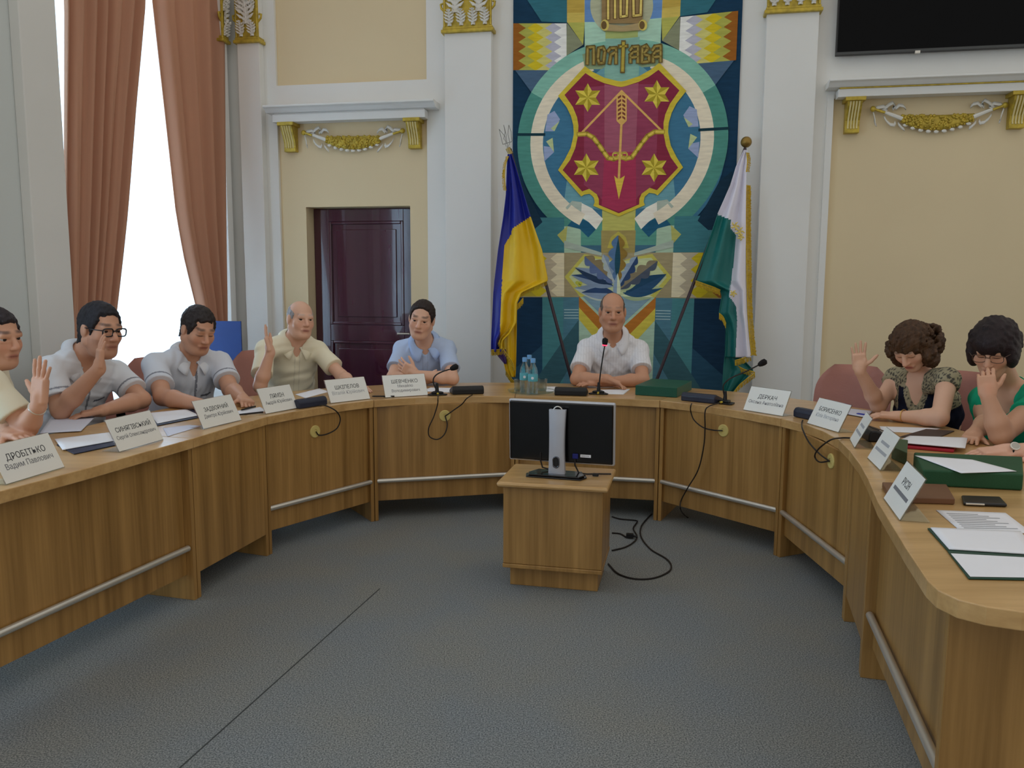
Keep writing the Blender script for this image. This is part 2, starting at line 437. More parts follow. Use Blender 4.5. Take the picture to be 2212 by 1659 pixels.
g = G(); wbox(g, ds0, ds1, 0, dz1, -.301, -.26); struct(g.build('trim_20', mat('dark_recess', (40, 30, 34), .9)))

# cornice shelves over the door and over the cream field at the right ----------
def cornice(i, u_ref, vt, vb, s_top0, s_top1, s_lo0, s_lo1, gold):
    zt = wsz(u_ref, vt, .2)[1]; zb = wsz(u_ref, vb, .13)[1]; h = zt - zb
    g = G()
    prof = [(.03, zt), (.215, zt), (.215, zt - .12 * h), (.19, zt - .2 * h), (.17, zt - .33 * h), (.155, zt - .42 * h), (.03, zt - .42 * h)]
    g.prism(prof, s_top0, s_top1, 0, WO, WN, UP, WW)
    wbox(g, s_lo0, s_lo1, zb, zt - .5 * h, .03, .135)
    o = g.build('trim_%d' % i, M_WHITE, bevel=.003); struct(o)
    g = G(); wbox(g, s_lo0 + .01, s_lo1 - .01, zt - .5 * h, zt - .42 * h, .03, .125 if not gold else .142)
    struct(g.build('trim_%d' % (i + 1), M_GOLD if gold else M_WHITE))
    return zb
zbL = cornice(30, 750, 221, 259, wsz(568, 228, .2)[0], wsz(937, 213, .2)[0], wsz(588, 250, .13)[0], wsz(918, 240, .13)[0], False)
zbR = cornice(32, 1900, 167, 207, wsz(1792, 172, .2)[0], SR - .05, wsz(1811, 195, .13)[0], SR - .06, True)

def bracket(s, z, label, w=.105, h=.235):
    t = thing('wall_bracket', label, 'bracket', wp(s, z - h, .03), 'gilded brackets under the cornices')
    prof = [(.0, 0), (.125, 0), (.125, -.03), (.115, -.06), (.085, -.11), (.06, -.16), (.055, -.2), (.06, -h + .03), (.06, -h), (0, -h)]
    g = G(); g.prism(prof, -w / 2, w / 2, 0, wp(s, z, .0), WN, UP, WW)
    g.build('console', M_GOLD, t, bevel=.003)
    g = G(); wbox(g, s - w / 2 - .02, s + w / 2 + .02, z - .028, z, 0.0, .145); g.build('cap', M_GOLD, t, bevel=.003)
    for k in range(4):
        x = (k - 1.5) * w / 5
        g = G(); g.tube([wp(s + x, z + b, a + .002) for a, b in prof[2:8]], .0065, 6); g.build('flute', mat('ivory_gold', (222, 208, 150), .5), t, smooth=True)
    return t
bracket(wsz(620, 270, .1)[0], zbL, 'gilded fluted bracket above the door, at the corner side')
bracket(wsz(891, 265, .1)[0], zbL, 'gilded fluted bracket above the door, next to the tall pilaster')
bracket(wsz(1846, 225, .1)[0], zbR, 'gilded fluted bracket under the right cornice, left of the garland', h=.25)
bracket(wsz(2206, 215, .1)[0], zbR, 'gilded fluted bracket cut by the right edge of the photo', h=.25)

M_STUCCO = mat('white_stucco', (224, 222, 214), .7, var=.04)
def garland(u0, v0, u1, v1, um, vm, label):
    a, b_, c = (wsz(u0, v0, .02), wsz(u1, v1, .02), wsz(um, vm, .02))
    t = thing('garland_relief', label, 'relief', wp(c[0], c[1], .031), 'stucco garlands')
    rs = random.Random(int(u0))
    def curve(q):   # parabola through the ends, lowest in the middle
        return a[0] + (b_[0] - a[0]) * q, a[1] + (b_[1] - a[1]) * q - ((a[1] + b_[1]) / 2 - c[1] - .035) * (1 - (2 * q - 1) ** 2)
    W = b_[0] - a[0]
    g = G(); core = [(q, *curve(q)) for q in np.linspace(.22, .78, 25)]
    P = []
    for q, s_, z_ in core:
        th = .043 * (1 - (abs(q - .5) / .34) ** 2) + .012; P.append([wp(s_, z_ + th * math.cos(w), .032 + .022 * math.sin(w)) for w in np.linspace(0, math.pi, 9)])
    g.grid(P); g.build('swag', M_GOLD, t, smooth='all')
    g = G()
    for k in range(170):
        q = .23 + .54 * rs.random(); s_, z_ = curve(q); th = .043 * (1 - (abs(q - .5) / .34) ** 2) + .012; w = rs.uniform(.12, .88) * math.pi
        r_ = rs.uniform(.007, .014); g.ball(wp(s_, z_ + th * math.cos(w), .034 + .022 * math.sin(w)), (r_, r_ * .8, r_), 6, 4)
    o = g.build('flowers', M_GOLD, t, smooth='all'); o['kind'] = 'stuff'
    for k in range(9):
        q = .26 + .48 * k / 8; s, z = curve(q); th = .055 * (1 - (abs(q - .5) / .34) ** 2) + .012
        g = G(); g.ball(wp(s, z - th * 1.0, .04), (.02, .01, .013), 8, 5); g.build('leaf', M_STUCCO, t, smooth='all')
    for sg, (e, q0) in ((1, (a, .23)), (-1, (b_, .77))):
        s1, z1 = curve(q0)
        g = G(); g.tube([wp(e[0], e[1], .046), wp((e[0] + s1) / 2, (e[1] + z1) / 2 + .004, .05), wp(s1, z1, .046)], [.008, .012, .016], 8); g.build('festoon_end', M_STUCCO, t, smooth=True)
        g = G(); g.ball(wp(e[0], e[1], .05), (.022, .016, .022), 10, 6); g.tube([wp(e[0], e[1], .05), wp((e[0] * .6 + s1 * .4), (e[1] * .6 + z1 * .4), .058)], .01, 6); g.build('knot', M_GOLD, t, smooth=True)
        def rib(pts, name='ribbon'):
            g = G(); top = [wp(e[0] + sg * x * W, e[1] + y * .1, .036) for x, y in pts]; P = [[p, p + np.array([sg * .006, 0, -.024]) + WN * .008] for p in top]
            g.grid(P); g.build(name, M_STUCCO, t, smooth='all', solid=.008)
        rib([(.0, .0), (.03, .22), (.08, .3), (.11, .12), (.07, -.02)]); rib([(.08, .05), (.12, .4), (.15, .55), (.17, .3), (.15, .05)])
        rib([(.17, .1), (.2, .35), (.23, .3), (.25, .1)]); rib([(.0, -.05), (.015, -.5), (.02, -.95), (.03, -1.05)])
        rib([(.09, -.5), (.11, -.8), (.14, -1.05), (.17, -1.1), (.18, -.9)]); rib([(.2, -1.0), (.23, -1.3), (.25, -1.45)])
garland(659, 288, 872, 284, 765, 318, 'gold and white garland relief above the dark door')
garland(1884, 237, 2168, 229, 2015, 276, 'gold and white garland relief under the black television')

# gilded capitals -----------------------------------------------------------
def leaf_pts(o, X, Z, N, h, w, lobes=5, curl=.03):
    """acanthus leaf standing on o: a curled, lobed grid"""
    P = []
    for i in range(13):
        t = i / 12; wd = w * (math.sin(math.pi * min(1, .15 + t * .85)) ** .6) * (.72 + .28 * abs(math.sin(t * lobes * math.pi)))
        if t > .9: wd *= .6
        row = []
        for j in range(5):
            x = (j / 2 - 1) * wd
            row.append(np.asarray(o) + X * x + Z * (h * t) + N * (.012 * (1 - (j / 2 - 1) ** 2) + curl * t ** 3))
        P.append(row)
    return P
def capital(s0, s1, zb, label, pt=wp, A=WW, N=WN, d=.11, pairs=2):
    t = thing('pilaster_capital', label, 'capital', pt((s0 + s1) / 2, zb, d), 'gilded pilaster capitals')
    org = pt(0, 0, 0) ; bx = lambda g, a, b_: g.obox(org, A, N, UP, a, b_)
    g = G(); bx(g, (s0 + .005, .03, zb + .05), (s1 - .005, d + .012, HT - .4)); g.build('bell', M_GOLD, t)
    g = G(); bx(g, (s0 - .022, .03, zb), (s1 + .022, d + .03, zb + .028)); bx(g, (s0 - .01, .03, zb + .028), (s1 + .01, d + .02, zb + .05)); g.build('base_moulding', M_GOLD, t, bevel=.006)
    w = (s1 - s0) / pairs
    def leaf(x, z, h, ww):
        g = G(); o = pt(x, z, d + .016)
        P = []
        for i in range(9):
            q = i / 8; P.append([o + UP * (h * q) + A * (k_ * ww * .2 * (1 - q * .5)) + N * (.012 * (1 - k_ * k_) + .035 * q ** 3) for k_ in (-1, 0, 1)])
        g.grid(P)
        for i in range(5):
            q = .1 + .19 * i; L_ = ww * (.62, .7, .66, .5, .3)[i]
            for sg in (-1, 1):
                r0 = o + UP * (h * q) + N * (.008 + .035 * q ** 3); dv = A * (sg * .8) + UP * .6; nv = np.cross(dv, N)
                g.add([r0 - UP * h * .05, r0 + dv * L_ * .55 - nv * sg * h * .06 + N * .008, r0 + dv * L_ + N * .016, r0 + dv * L_ * .55 + nv * sg * h * .06 + N * .01, r0 + UP * h * .1 + N * .006], [(0, 1, 2, 3, 4)])
        g.build('acanthus_leaf', M_STUCCO, t, solid=.007)
    for r, (cnt, hh) in enumerate(((2 * pairs, .12), (pairs, .2), (2 * pairs, .12), (pairs, .2), (2 * pairs, .15))):
        for k in range(cnt):
            leaf(s0 + (s1 - s0) * (k + .5) / cnt, zb + .055 + r * .1, hh, (s1 - s0) / cnt * .78)
    for e in (s0 + .006, s1 - .006):
        g = G(); g.tube([pt(e, zb + .05, d + .01), pt(e, zb + .6, d + .012)], .012, 6); g.build('corner_stem', M_GOLD, t, smooth=True)
        g = G(); sg = -1 if e < (s0 + s1) / 2 else 1
        g.tube([pt(e, zb + .17, d), pt(e + sg * .03, zb + .2, d), pt(e + sg * .035, zb + .23, d + .0), pt(e + sg * .015, zb + .235, d)], .01, 6); g.build('scroll', M_GOLD, t, smooth=True)
    return t
zc = [wsz(540, 93, .12)[1], wsz(1011, 70, .12)[1], wsz(1705, 28, .12)[1]]
capital(pil[0][0], pil[0][1], zc[0], 'gilded capital with white leaves at the corner by the drape', pairs=1)
capital(pil[1][0], pil[1][1], zc[1], 'gilded capital with white leaves between the door bay and tapestry')
capital(pil[2][0], pil[2][1], zc[2], 'gilded capital cut by the photo top beside the television')
capital(.115, .2, zc[0], 'narrow gilded capital on the window wall touching the pink drape', lp, LW, LN, .07, 1)

# television ------------------------------------------------------------------
s0 = wsz(1807, 100, .12)[0]; z0 = wsz(1807, 119, .12)[1]
tv = thing('television', 'large black wall television above the right cornice', 'television', wp(s0 + .73, z0, .03))
g = G(); wbox(g, s0, s0 + 1.46, z0, z0 + .84, .07, .12); g.build('housing', M_BLACK, tv, bevel=.004)
g = G(); wbox(g, s0 + .008, s0 + 1.452, z0 + .022, z0 + .832, .12, .1225); g.build('screen', mat('dark_screen', (5, 6, 8), .1, var=.1, spec=.1), tv)
g = G(); wbox(g, s0, s0 + 1.46, z0 + .001, z0 + .018, .12, .1235); g.build('lower_bezel', mat('grey_bezel', (74, 76, 76), .35, metal=.5), tv)
g = G(); wbox(g, s0 + .55, s0 + .585, z0 - .012, z0 + .006, .1, .124); g.build('sensor', M_STEEL, tv)
g = G(); wbox(g, s0 + .4, s0 + 1.06, z0 + .2, z0 + .6, .03, .07); g.build('wall_mount', M_BLACK, tv)

# ================================================================== CONFERENCE TABLE (units standing in a horseshoe)
ZT, ZU = .76, .715
INNER = {
 'L': [(-1.93, 2.10), (-1.731, 2.676), (-1.61, 3.049), (-1.448, 3.626)],
 'D': [(-1.448, 3.626), (-1.38, 3.93), (-1.297, 4.239)],
 'C': [(-1.297, 4.239), (-1.205, 4.405), (-1.098, 4.569), (-.975, 4.73), (-.838, 4.868)],
 'A': [(-.838, 4.868), (-.6, 4.985), (-.31, 5.062), (-.12, 5.08), (.02, 5.078)],
 'M': [(.02, 5.078), (.22, 5.062), (.417, 5.035), (.68, 4.982), (.905, 4.91)],
 'B': [(.905, 4.91), (1.04, 4.80), (1.16, 4.675), (1.298, 4.485), (1.433, 4.259)],
 'E': [(1.433, 4.259), (1.495, 4.075), (1.515, 3.88), (1.505, 3.668), (1.455, 3.43)],
 'F': [(1.455, 3.43), (1.385, 3.16), (1.312, 2.92)],
 'R': [(1.312, 2.92), (1.203, 2.594), (1.069, 2.126), (1.004, 1.883), (.997, 1.82), (1.013, 1.762), (1.055, 1.722), (1.117, 1.695)],
}
ORDER = ['L', 'D', 'C', 'A', 'M', 'B', 'E', 'F', 'R']
DEPTH = .70
TOPS = []
line = []
for k in ORDER:
    for p in INNER[k]:
        if not line or math.dist(line[-1], p) > 1e-6: line.append(p)
def normal_at(p):
    i = min(range(len(line)), key=lambda q: math.dist(line[q], p))
    i0, i1 = max(i - 2, 0), min(i + 2, len(line) - 1)
    if i > len(line) - 7: i0, i1 = len(line) - 8, len(line) - 6
    tx, ty = line[i1][0] - line[i0][0], line[i1][1] - line[i0][1]; n = math.hypot(tx, ty)
    return (-ty / n, tx / n)
def outer(p, d=DEPTH):
    n = normal_at(p); return (p[0] + n[0] * d, p[1] + n[1] * d)
def v3(p, z=0.0): return np.array([p[0], p[1], z])
LBL = {'L': 'oak table unit with steel rail at the left edge of the photo',
 'D': 'narrow oak table unit without rail on the left side',
 'C': 'oak table unit with cable grommet below the bald man in cream',
 'A': 'oak table unit with looped cable below the man in pale blue',
 'M': 'oak table unit behind the monitor, before the chairman',
 'B': 'oak table unit with hanging microphone cables right of the monitor',
 'E': 'oak table unit curving before the woman in navy',
 'F': 'narrow oak table unit without rail on the right side',
 'R': 'oak end table with rounded corner in the right foreground'}
def table_unit(k):
    I = INNER[k]; O = [outer(p) for p in I]
    if k == 'R':
        O = [outer(I[0]), outer(I[1]), outer(I[2]), (1.705, 1.79), (1.675, 1.69), (1.61, 1.635), (1.53, 1.62)]
    base = v3(((I[0][0] + I[-1][0] + O[0][0] + O[-1][0]) / 4, (I[0][1] + I[-1][1] + O[0][1] + O[-1][1]) / 4))
    t = thing('conference_table', LBL[k], 'table', base, 'oak units of the horseshoe table')
    e = .0012     # hair joint between units
    def shrink(P):
        a = v3(P[0]); b = v3(P[1]); c = v3(P[-2]); d = v3(P[-1]); P = list(P)
        P[0] = tuple((a + (b - a) / np.linalg.norm(b - a) * e)[:2])
        if k != 'R': P[-1] = tuple((d + (c - d) / np.linalg.norm(c - d) * e)[:2])
        return P
    TOPS.append([tuple(p) for p in I] + [tuple(p) for p in O[::-1]])
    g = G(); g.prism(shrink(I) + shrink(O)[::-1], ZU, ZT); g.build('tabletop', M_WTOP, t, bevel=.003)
    p0, p1 = (np.array(I[0]), np.array(I[-1])) if k != 'R' else (np.array(I[0]), np.array([1.045, 1.87]))
    q0 = np.array(O[0]); q1 = np.array(O[-1]) if k != 'R' else np.array([1.68, 1.80])
    ax = (p1 - p0) / np.linalg.norm(p1 - p0); TH = .022
    # two side panels that carry the top
    for p, q, sg in ((p0, q0, 1), (p1, q1, -1)):
        y = (q - p) / np.linalg.norm(q - p); x = np.array([y[1], -y[0]])
        if x @ ax < 0: x = -x
        x = x * sg; dist = np.linalg.norm(q - p)
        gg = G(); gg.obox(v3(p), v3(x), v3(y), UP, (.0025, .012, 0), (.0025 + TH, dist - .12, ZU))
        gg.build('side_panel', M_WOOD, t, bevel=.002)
    # front panel hung between them, recessed
    rec = .05 if k not in 'DF' else .016
    y0 = (q0 - p0) / np.linalg.norm(q0 - p0); y1 = (q1 - p1) / np.linalg.norm(q1 - p1)
    a = p0 + y0 * rec + ax * (TH + .004); b = p1 + y1 * rec - ax * (TH + .004)
    px = (b - a) / np.linalg.norm(b - a); py = np.array([-px[1], px[0]])
    if py @ y0 < 0: py = -py
    Ln = np.linalg.norm(b - a)
    if k in 'DF':
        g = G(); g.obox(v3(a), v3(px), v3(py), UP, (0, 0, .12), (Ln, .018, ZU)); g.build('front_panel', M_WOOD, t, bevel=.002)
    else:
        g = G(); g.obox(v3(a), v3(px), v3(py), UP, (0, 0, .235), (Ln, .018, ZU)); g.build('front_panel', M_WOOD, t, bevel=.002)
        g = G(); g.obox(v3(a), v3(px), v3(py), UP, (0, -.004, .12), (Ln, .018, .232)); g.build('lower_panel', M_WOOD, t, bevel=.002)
        g = G(); r0 = v3(a - py * .02) + UP * .25; g.tube([r0 + v3(px) * .004, r0 + v3(px) * (Ln - .004)], .0145, 12); g.build('steel_rail', M_STEEL, t, smooth=True)
    return t, a, px, py, Ln
TAB = {k: table_unit(k) for k in ORDER}
# cream plastic cable grommets in the front panels
M_GROM = mat('cream_plastic', (206, 186, 112), .5)
GROM = {}
def grommet(k, u, v):
    t, a, px, py, Ln = TAB[k]
    r = ray(u, v); n = v3(py); tt = ((v3(a) - CC) @ n) / (r @ n); c = CC + r * tt
    g = G(); g.lathe([(.012, -.002), (.036, -.002), (.036, .004), (.033, .007), (.014, .007), (.012, .004)], c, 22, 0, v3(px), UP, -n); g.build('cable_grommet', M_GROM, t, smooth=True)
    g = G(); g.lathe([(0, .001), (.0125, .001), (.0125, .0035), (0, .0035)], c, 14, 0, v3(px), UP, -n); g.build('grommet_hole', M_BLACK, t)
    GROM[k] = c - n * .01
grommet('C', 680, 932); grommet('A', 961, 898); grommet('B', 1563, 930); grommet('E', 1796, 996)

# cabinet with the monitor -----------------------------------------------------
cb = np.array([.2, 3.83, 0.0]); ang = math.atan2(3.738 - 3.829, .416); CX_ = np.array([math.cos(ang), math.sin(ang), 0]); CY_ = np.array([-math.sin(ang), math.cos(ang), 0])
cf = np.array([-.042, 3.776, 0])           # front-left corner of the carcass on the floor
tcab = thing('low_cabinet', 'small oak cabinet with bull-nosed top carrying the monitor', 'cabinet', cf + CX_ * .23 + CY_ * .19)
def cbx(a, b, name, m, bev=.003):
    g = G(); g.obox(cf, CX_, CY_, UP, a, b); return g.build(name, m, tcab, bevel=bev)
cbx((.025, .06, 0), (.455, .36, .105), 'plinth', M_WOOD)
cbx((.0, .0, .105), (.48, .38, .125), 'bottom_board', M_WOOD)
cbx((.002, .004, .126), (.478, .02, .508), 'front_panel', M_WOOD)
cbx((.002, .021, .126), (.018, .38, .508), 'side_panel', M_WOOD); cbx((.462, .021, .126), (.478, .38, .508), 'side_panel', M_WOOD)
cbx((-.025, -.03, .509), (.505, .385, .533), 'cabinet_top', M_WTOP, .011)

mon = None
def monitor():
    y = 3.86
    c = cf + CX_ * .238 + CY_ * .16
    t = thing('monitor', 'black monitor seen from behind on a silver stand', 'monitor', c + UP * .533)
    o = c + UP * .533
    ma = math.radians(-4) + ang; X = np.array([math.cos(ma), math.sin(ma), 0]); Y = np.array([-math.sin(ma), math.cos(ma), 0])
    tilt = np.array([0, 0, 1.0]) * math.cos(.05) - Y * math.sin(.05)
    zb = .055; W, Hh = .266, .312
    P = o + Y * .05 + X * .006
    g = G(); g.obox(P, X, Y, tilt, (-W, .0, zb), (W, .028, zb + Hh)); g.build('frame', mat('silver_plastic', (196, 198, 204), .35, metal=.4), t, bevel=.008)
    g = G(); g.obox(P, X, Y, tilt, (-W + .007, -.012, zb + .008), (W - .007, .001, zb + Hh - .008)); g.build('back_cover', mat('piano_black', (10, 10, 13), .2, coat=.4), t, bevel=.006)
    g = G(); g.obox(P, X, Y, tilt, (-W + .01, .0282, zb + .012), (W - .01, .029, zb + Hh - .01)); g.build('screen', MATS['dark_screen'], t)
    g = G(); g.prism([(-.14, -.075), (.13, -.075), (.15, -.02), (.12, .07), (-.12, .07), (-.155, -.02)], 0, .008, 0, o, X, Y); g.prism([(-.13, -.065), (.12, -.065), (.138, -.02), (.11, .06), (-.11, .06), (-.142, -.02)], .008, .016, 0, o, X, Y); g.build('base_plate', MATS['piano_black'], t, bevel=.003)
    # curved silver column
    Pn = []
    for i in range(12):
        q = i / 11; w = .041 - .004 * math.sin(q * 3.14); z = .012 + .318 * q; yy = -.028 - .006 * math.sin(q * 3.14)
        Pn.append((w, yy, z))
    g = G()
    F = [[o + X * (-w) + Y * (yy + .006) + UP * z, o + X * (-w + .01) + Y * yy + UP * z, o + X * (w - .01) + Y * yy + UP * z, o + X * w + Y * (yy + .006) + UP * z, o + X * w + Y * (yy + .03) + UP * z, o + X * -w + Y * (yy + .03) + UP * z, o + X * (-w) + Y * (yy + .006) + UP * z] for w, yy, z in Pn]
    g.grid(F); g.add(F[-1][:6], [(0, 1, 2, 3, 4, 5)]); g.build('column', mat('satin_silver', (188, 190, 198), .38, metal=.35), t, smooth=True)
    g = G(); g.obox(o, X, Y, UP, (-.03, .0, .2), (.03, .045, .26)); g.build('swivel_mount', MATS['piano_black'], t)
    g = G(); g.tube([o + X * (.014 * math.cos(w)) + Y * -.036 + UP * (.075 + (.012 if math.sin(w) > 0 else -.012) + .014 * math.sin(w)) for w in np.linspace(0, 6.283, 25)], .0035, 6, caps=False); g.build('cable_ring', mat('dark_chrome', (90, 90, 96), .2, metal=.9), t, smooth=True)
    g = G(); g.prism([(.012 * math.cos(w), .075 + (.012 if math.sin(w) > 0 else -.012) + .012 * math.sin(w)) for w in np.linspace(0, 6.283, 22)[:-1]], .0335, .0355, 0, o, X, UP, -Y); g.build('cable_hole', M_BLACK, t)
    g = G(); g.tube([o + X * (.022 * math.cos(w)) + Y * -.008 + UP * (.322 + .022 * math.sin(w)) for w in np.linspace(0.1, 3.04, 14)], .003, 6); g.build('handle_loop', M_STEEL, t, smooth=True)
    g = G(); g.obox(P, X, Y, tilt, (.1, -.0135, zb + .038), (.152, -.012, zb + .052)); g.build('sticker', M_PAPER, t)
    g = G()
    for q in range(6): g.obox(P, X, Y, tilt, (.106 + q * .0065, -.0139, zb + .042), (.110 + q * .0065, -.0134, zb + .048))
    g.build('sticker_print', M_INK2, t)
    g = G(); g.obox(P, X, Y, tilt, (.062, -.024, zb + .03), (.09, -.012, zb + .055)); g.build('video_plug', mat('blue_plug', (30, 36, 120), .5), t, bevel=.003)
    a = P + X * .075 + tilt * (zb + .03) - Y * .018
    g = G(); g.tube([a, a - UP * .03 - Y * .003, a - UP * .07 + X * .02, a + X * .06 - UP * (a[2] - .545) - Y * .0, a + X * .11 + Y * .03 - UP * (a[2] - .543), a + X * .17 + Y * .05 - UP * (a[2] - .542)], .004, 6); g.build('video_cable', M_CABLE, t, smooth=True)
    g = G(); g.obox(a + X * .085 + Y * .014 - UP * (a[2] - .541), X, Y, UP, (0, -.008, -.006), (.03, .008, .008)); g.build('cable_core', M_BLACK, t, bevel=.003)
    a = P + X * -.1 + tilt * (zb + .03) - Y * .014
    g = G(); g.tube([a + tilt * .02, a - UP * .02, a - UP * .055 + X * .01, a + X * .04 + Y * .0 - UP * (a[2] - .556)], .004, 6); g.build('power_cable', M_CABLE, t, smooth=True)
    return t
monitor()

# cables lying on the carpet -------------------------------------------------------
def spline(P, n=8):
    P = [np.asarray(p, float) for p in P]; P = [2 * P[0] - P[1]] + P + [2 * P[-1] - P[-2]]; R = []
    for i in range(1, len(P) - 2):
        for j in range(n):
            t = j / n; a, b, c, d = P[i - 1:i + 3]
            R.append(.5 * ((2 * b) + (-a + c) * t + (2 * a - 5 * b + 4 * c - d) * t * t + (-a + 3 * b - 3 * c + d) * t ** 3))
    R.append(P[-2]); return R
def floor_cable(px, label, r=.0045):
    pts = spline([onz(u, v, r + .001) for u, v in px])
    g = G(); g.tube(pts, r, 6); o = g.build('floor_cable', M_CABLE, None, (pts[0][0], pts[0][1], 0), smooth=True)
    tag(o, label, 'cable', 'black cables on the carpet')
floor_cable([(1314, 1218), (1335, 1239), (1370, 1250), (1410, 1249), (1443, 1236), (1450, 1222), (1438, 1206), (1405, 1186), (1385, 1160), (1385, 1138), (1400, 1118), (1408, 1110)], 'black cable looping widest on the carpet right of the cabinet')
floor_cable([(1322, 1116), (1340, 1121), (1372, 1124), (1376, 1128), (1368, 1142), (1376, 1158), (1370, 1170), (1350, 1182), (1322, 1189)], 'black cable bent sharply close beside the cabinet')
floor_cable([(1322, 1151), (1340, 1153), (1352, 1160)], 'short black cable running into a plug beside the cabinet')
g = G(); c = onz(1360, 1163, .001); g.obox(c, CX_, CY_, UP, (-.02, -.012, 0.0055), (.022, .012, .03)); g.tube([c + CX_ * .02 + UP * .016, c + CX_ * .045 + UP * .012], [.009, .005], 8)
tag(g.build('power_plug', M_BLACK, None, c, bevel=.004), 'black power plug lying among the cables on the carpet', 'plug')

# ================================================================== TAPESTRY (woven picture, patches of wool laid over each other)
def weave_mat(c):
    key = 'wool_%d_%d_%d' % c
    if key in MATS: return MATS[key]
    m = mat(key, tuple(min(255, int(x * 1.1 + 16)) for x in c), .95, var=.1, scale=9, bump=.25, bscale=120, spec=.1, stretch=(1, 1, 6))
    return m
TD = .045
SC = wsz(1342, 210, TD)[0]
def tq(u, v): return wsz(u, v, TD)
tap = thing('tapestry', 'large blue and green woven tapestry with a crimson shield', 'tapestry', wp(SC, .3, TD))
LAY = [0]
def patch(polys, col, name, parent=None, mirror=False, parent_part=None, step=True):
    """polys: list of pixel outlines drawn on the cloth; mirrored over the cloth's own axis when asked"""
    if step: LAY[0] += 1
    d = TD + .004 + LAY[0] * .00016
    many = len(polys) > 2 or name in ('lettering', 'lettering_outline', 'scroll_lettering', 'stripe', 'bird_patch', 'bow', 'bow_highlight', 'bow_scroll', 'bow_string')
    sets = []
    for poly in polys:
        q = [(SC if mirror and p[0] in (1340, 1343) else tq(*p)[0], tq(*p)[1]) for p in poly]; sets.append(q)
        if mirror: sets.append([(2 * SC - s, z) for s, z in q])
    def one(group):
        g = G()
        for q in group: g.prism(q, -.0012, 0.0, 0, wp(0, 0, d), WW, UP, WN)
        return g.build(name, weave_mat(col), parent_part or tap)
    if many:
        o = one(sets); o['kind'] = 'stuff'; return o
    for q in sets: o = one([q])
    return o
def ribbon(pts, w, closed=False):
    """outline quads of a line of width w (pixels)"""
    out = []
    n = len(pts); rng_ = range(n if closed else n - 1)
    for i in rng_:
        (x0, y0), (x1, y1) = pts[i], pts[(i + 1) % n]; L = math.hypot(x1 - x0, y1 - y0) + 1e-9
        ex, ey = (x1 - x0) / L * w * .35, (y1 - y0) / L * w * .35
        nx, ny = -(y1 - y0) / L * w / 2, (x1 - x0) / L * w / 2
        out.append([(x0 - ex + nx, y0 - ey + ny), (x1 + ex + nx, y1 + ey + ny), (x1 + ex - nx, y1 + ey - ny), (x0 - ex - nx, y0 - ey - ny)])
    return out
def rect(u0, v0, u1, v1): return [(u0, v0), (u1, v0), (u1, v1), (u0, v1)]
TL, TR_ = wsz(1108, 200, TD)[0], wsz(1597, 200, TD)[0]
SC_ = (TL + TR_) / 2
g = G(); wbox(g, TL, TR_, .3, 4.3, .031, TD); g.build('backing_cloth', weave_mat((16, 44, 68)), tap)
NAVY, TEAL, TEAL2, MINT, MID, OLV, CREAM, SLATE = (22, 50, 76), (44, 96, 106), (62, 124, 118), (150, 186, 164), (52, 100, 128), (160, 158, 78), (206, 196, 172), (60, 84, 108)
# upper ground
patch([[(1139, -150), (1225, -150), (1225, 49), (1170, 47), (1139, 0)]], (40, 92, 104), 'ground_patch', mirror=True)
patch([rect(1225, -150, 1263, 49)], (182, 160, 76), 'ground_patch', mirror=True)
patch([rect(1225, 0, 1262, 28)], (168, 140, 60), 'ground_patch', mirror=True)
patch([rect(1263, -150, 1343, 48)], (86, 122, 170), 'ground_patch', mirror=True)
patch([rect(1263, 48, 1343, 112)], MINT, 'ground_patch', mirror=True)
patch([[(1226, 49), (1263, 49), (1260, 97)]], (158, 158, 74), 'ground_patch', mirror=True)
patch([[(1225, 50), (1260, 97), (1223, 121)]], (118, 122, 96), 'ground_patch', mirror=True)
patch([[(1343 + 68 * math.cos(w), 12 + 68 * math.sin(w)) for w in np.linspace(0, 6.283, 40)[:-1]]], (158, 160, 132), 'scroll_halo')
patch([rect(1308, 66, 1378, 84)], (150, 162, 96), 'ground_patch'); patch([rect(1308, 84, 1378, 112)], (152, 164, 158), 'ground_patch')
# zigzag blocks
def zigzag(x0, x1, y0, y1, cols, n, name, amp=8):
    """columns of colour from the left with toothed right edges; drawn right to left"""
    for k in range(len(cols) - 1, -1, -1):
        xr = x0 + (x1 - x0) * (k + 1) / len(cols)
        if k == len(cols) - 1: poly = rect(x0, y0, x1, y1)
        else:
            poly = [(x0, y0)]
            for q in range(n):
                ya, yb = y0 + (y1 - y0) * q / n, y0 + (y1 - y0) * (q + 1) / n
                poly += [(xr - amp, ya), (xr + amp, (ya + yb) / 2)] if k % 2 == 0 else [(xr + amp, ya), (xr - amp, (ya + yb) / 2)]
            poly += [(xr - amp if k % 2 == 0 else xr + amp, y1), (x0, y1)]
        patch([poly], cols[k], name, mirror=True)
zigzag(1109, 1224, 51, 152, [(132, 78, 24), (150, 150, 66), (186, 166, 30), (182, 176, 100), (160, 160, 172), (206, 206, 200)], 5, 'zigzag_column')
patch([[(1113, 152), (1190, 152), (1152, 205)]], SLATE, 'ground_patch', mirror=True)
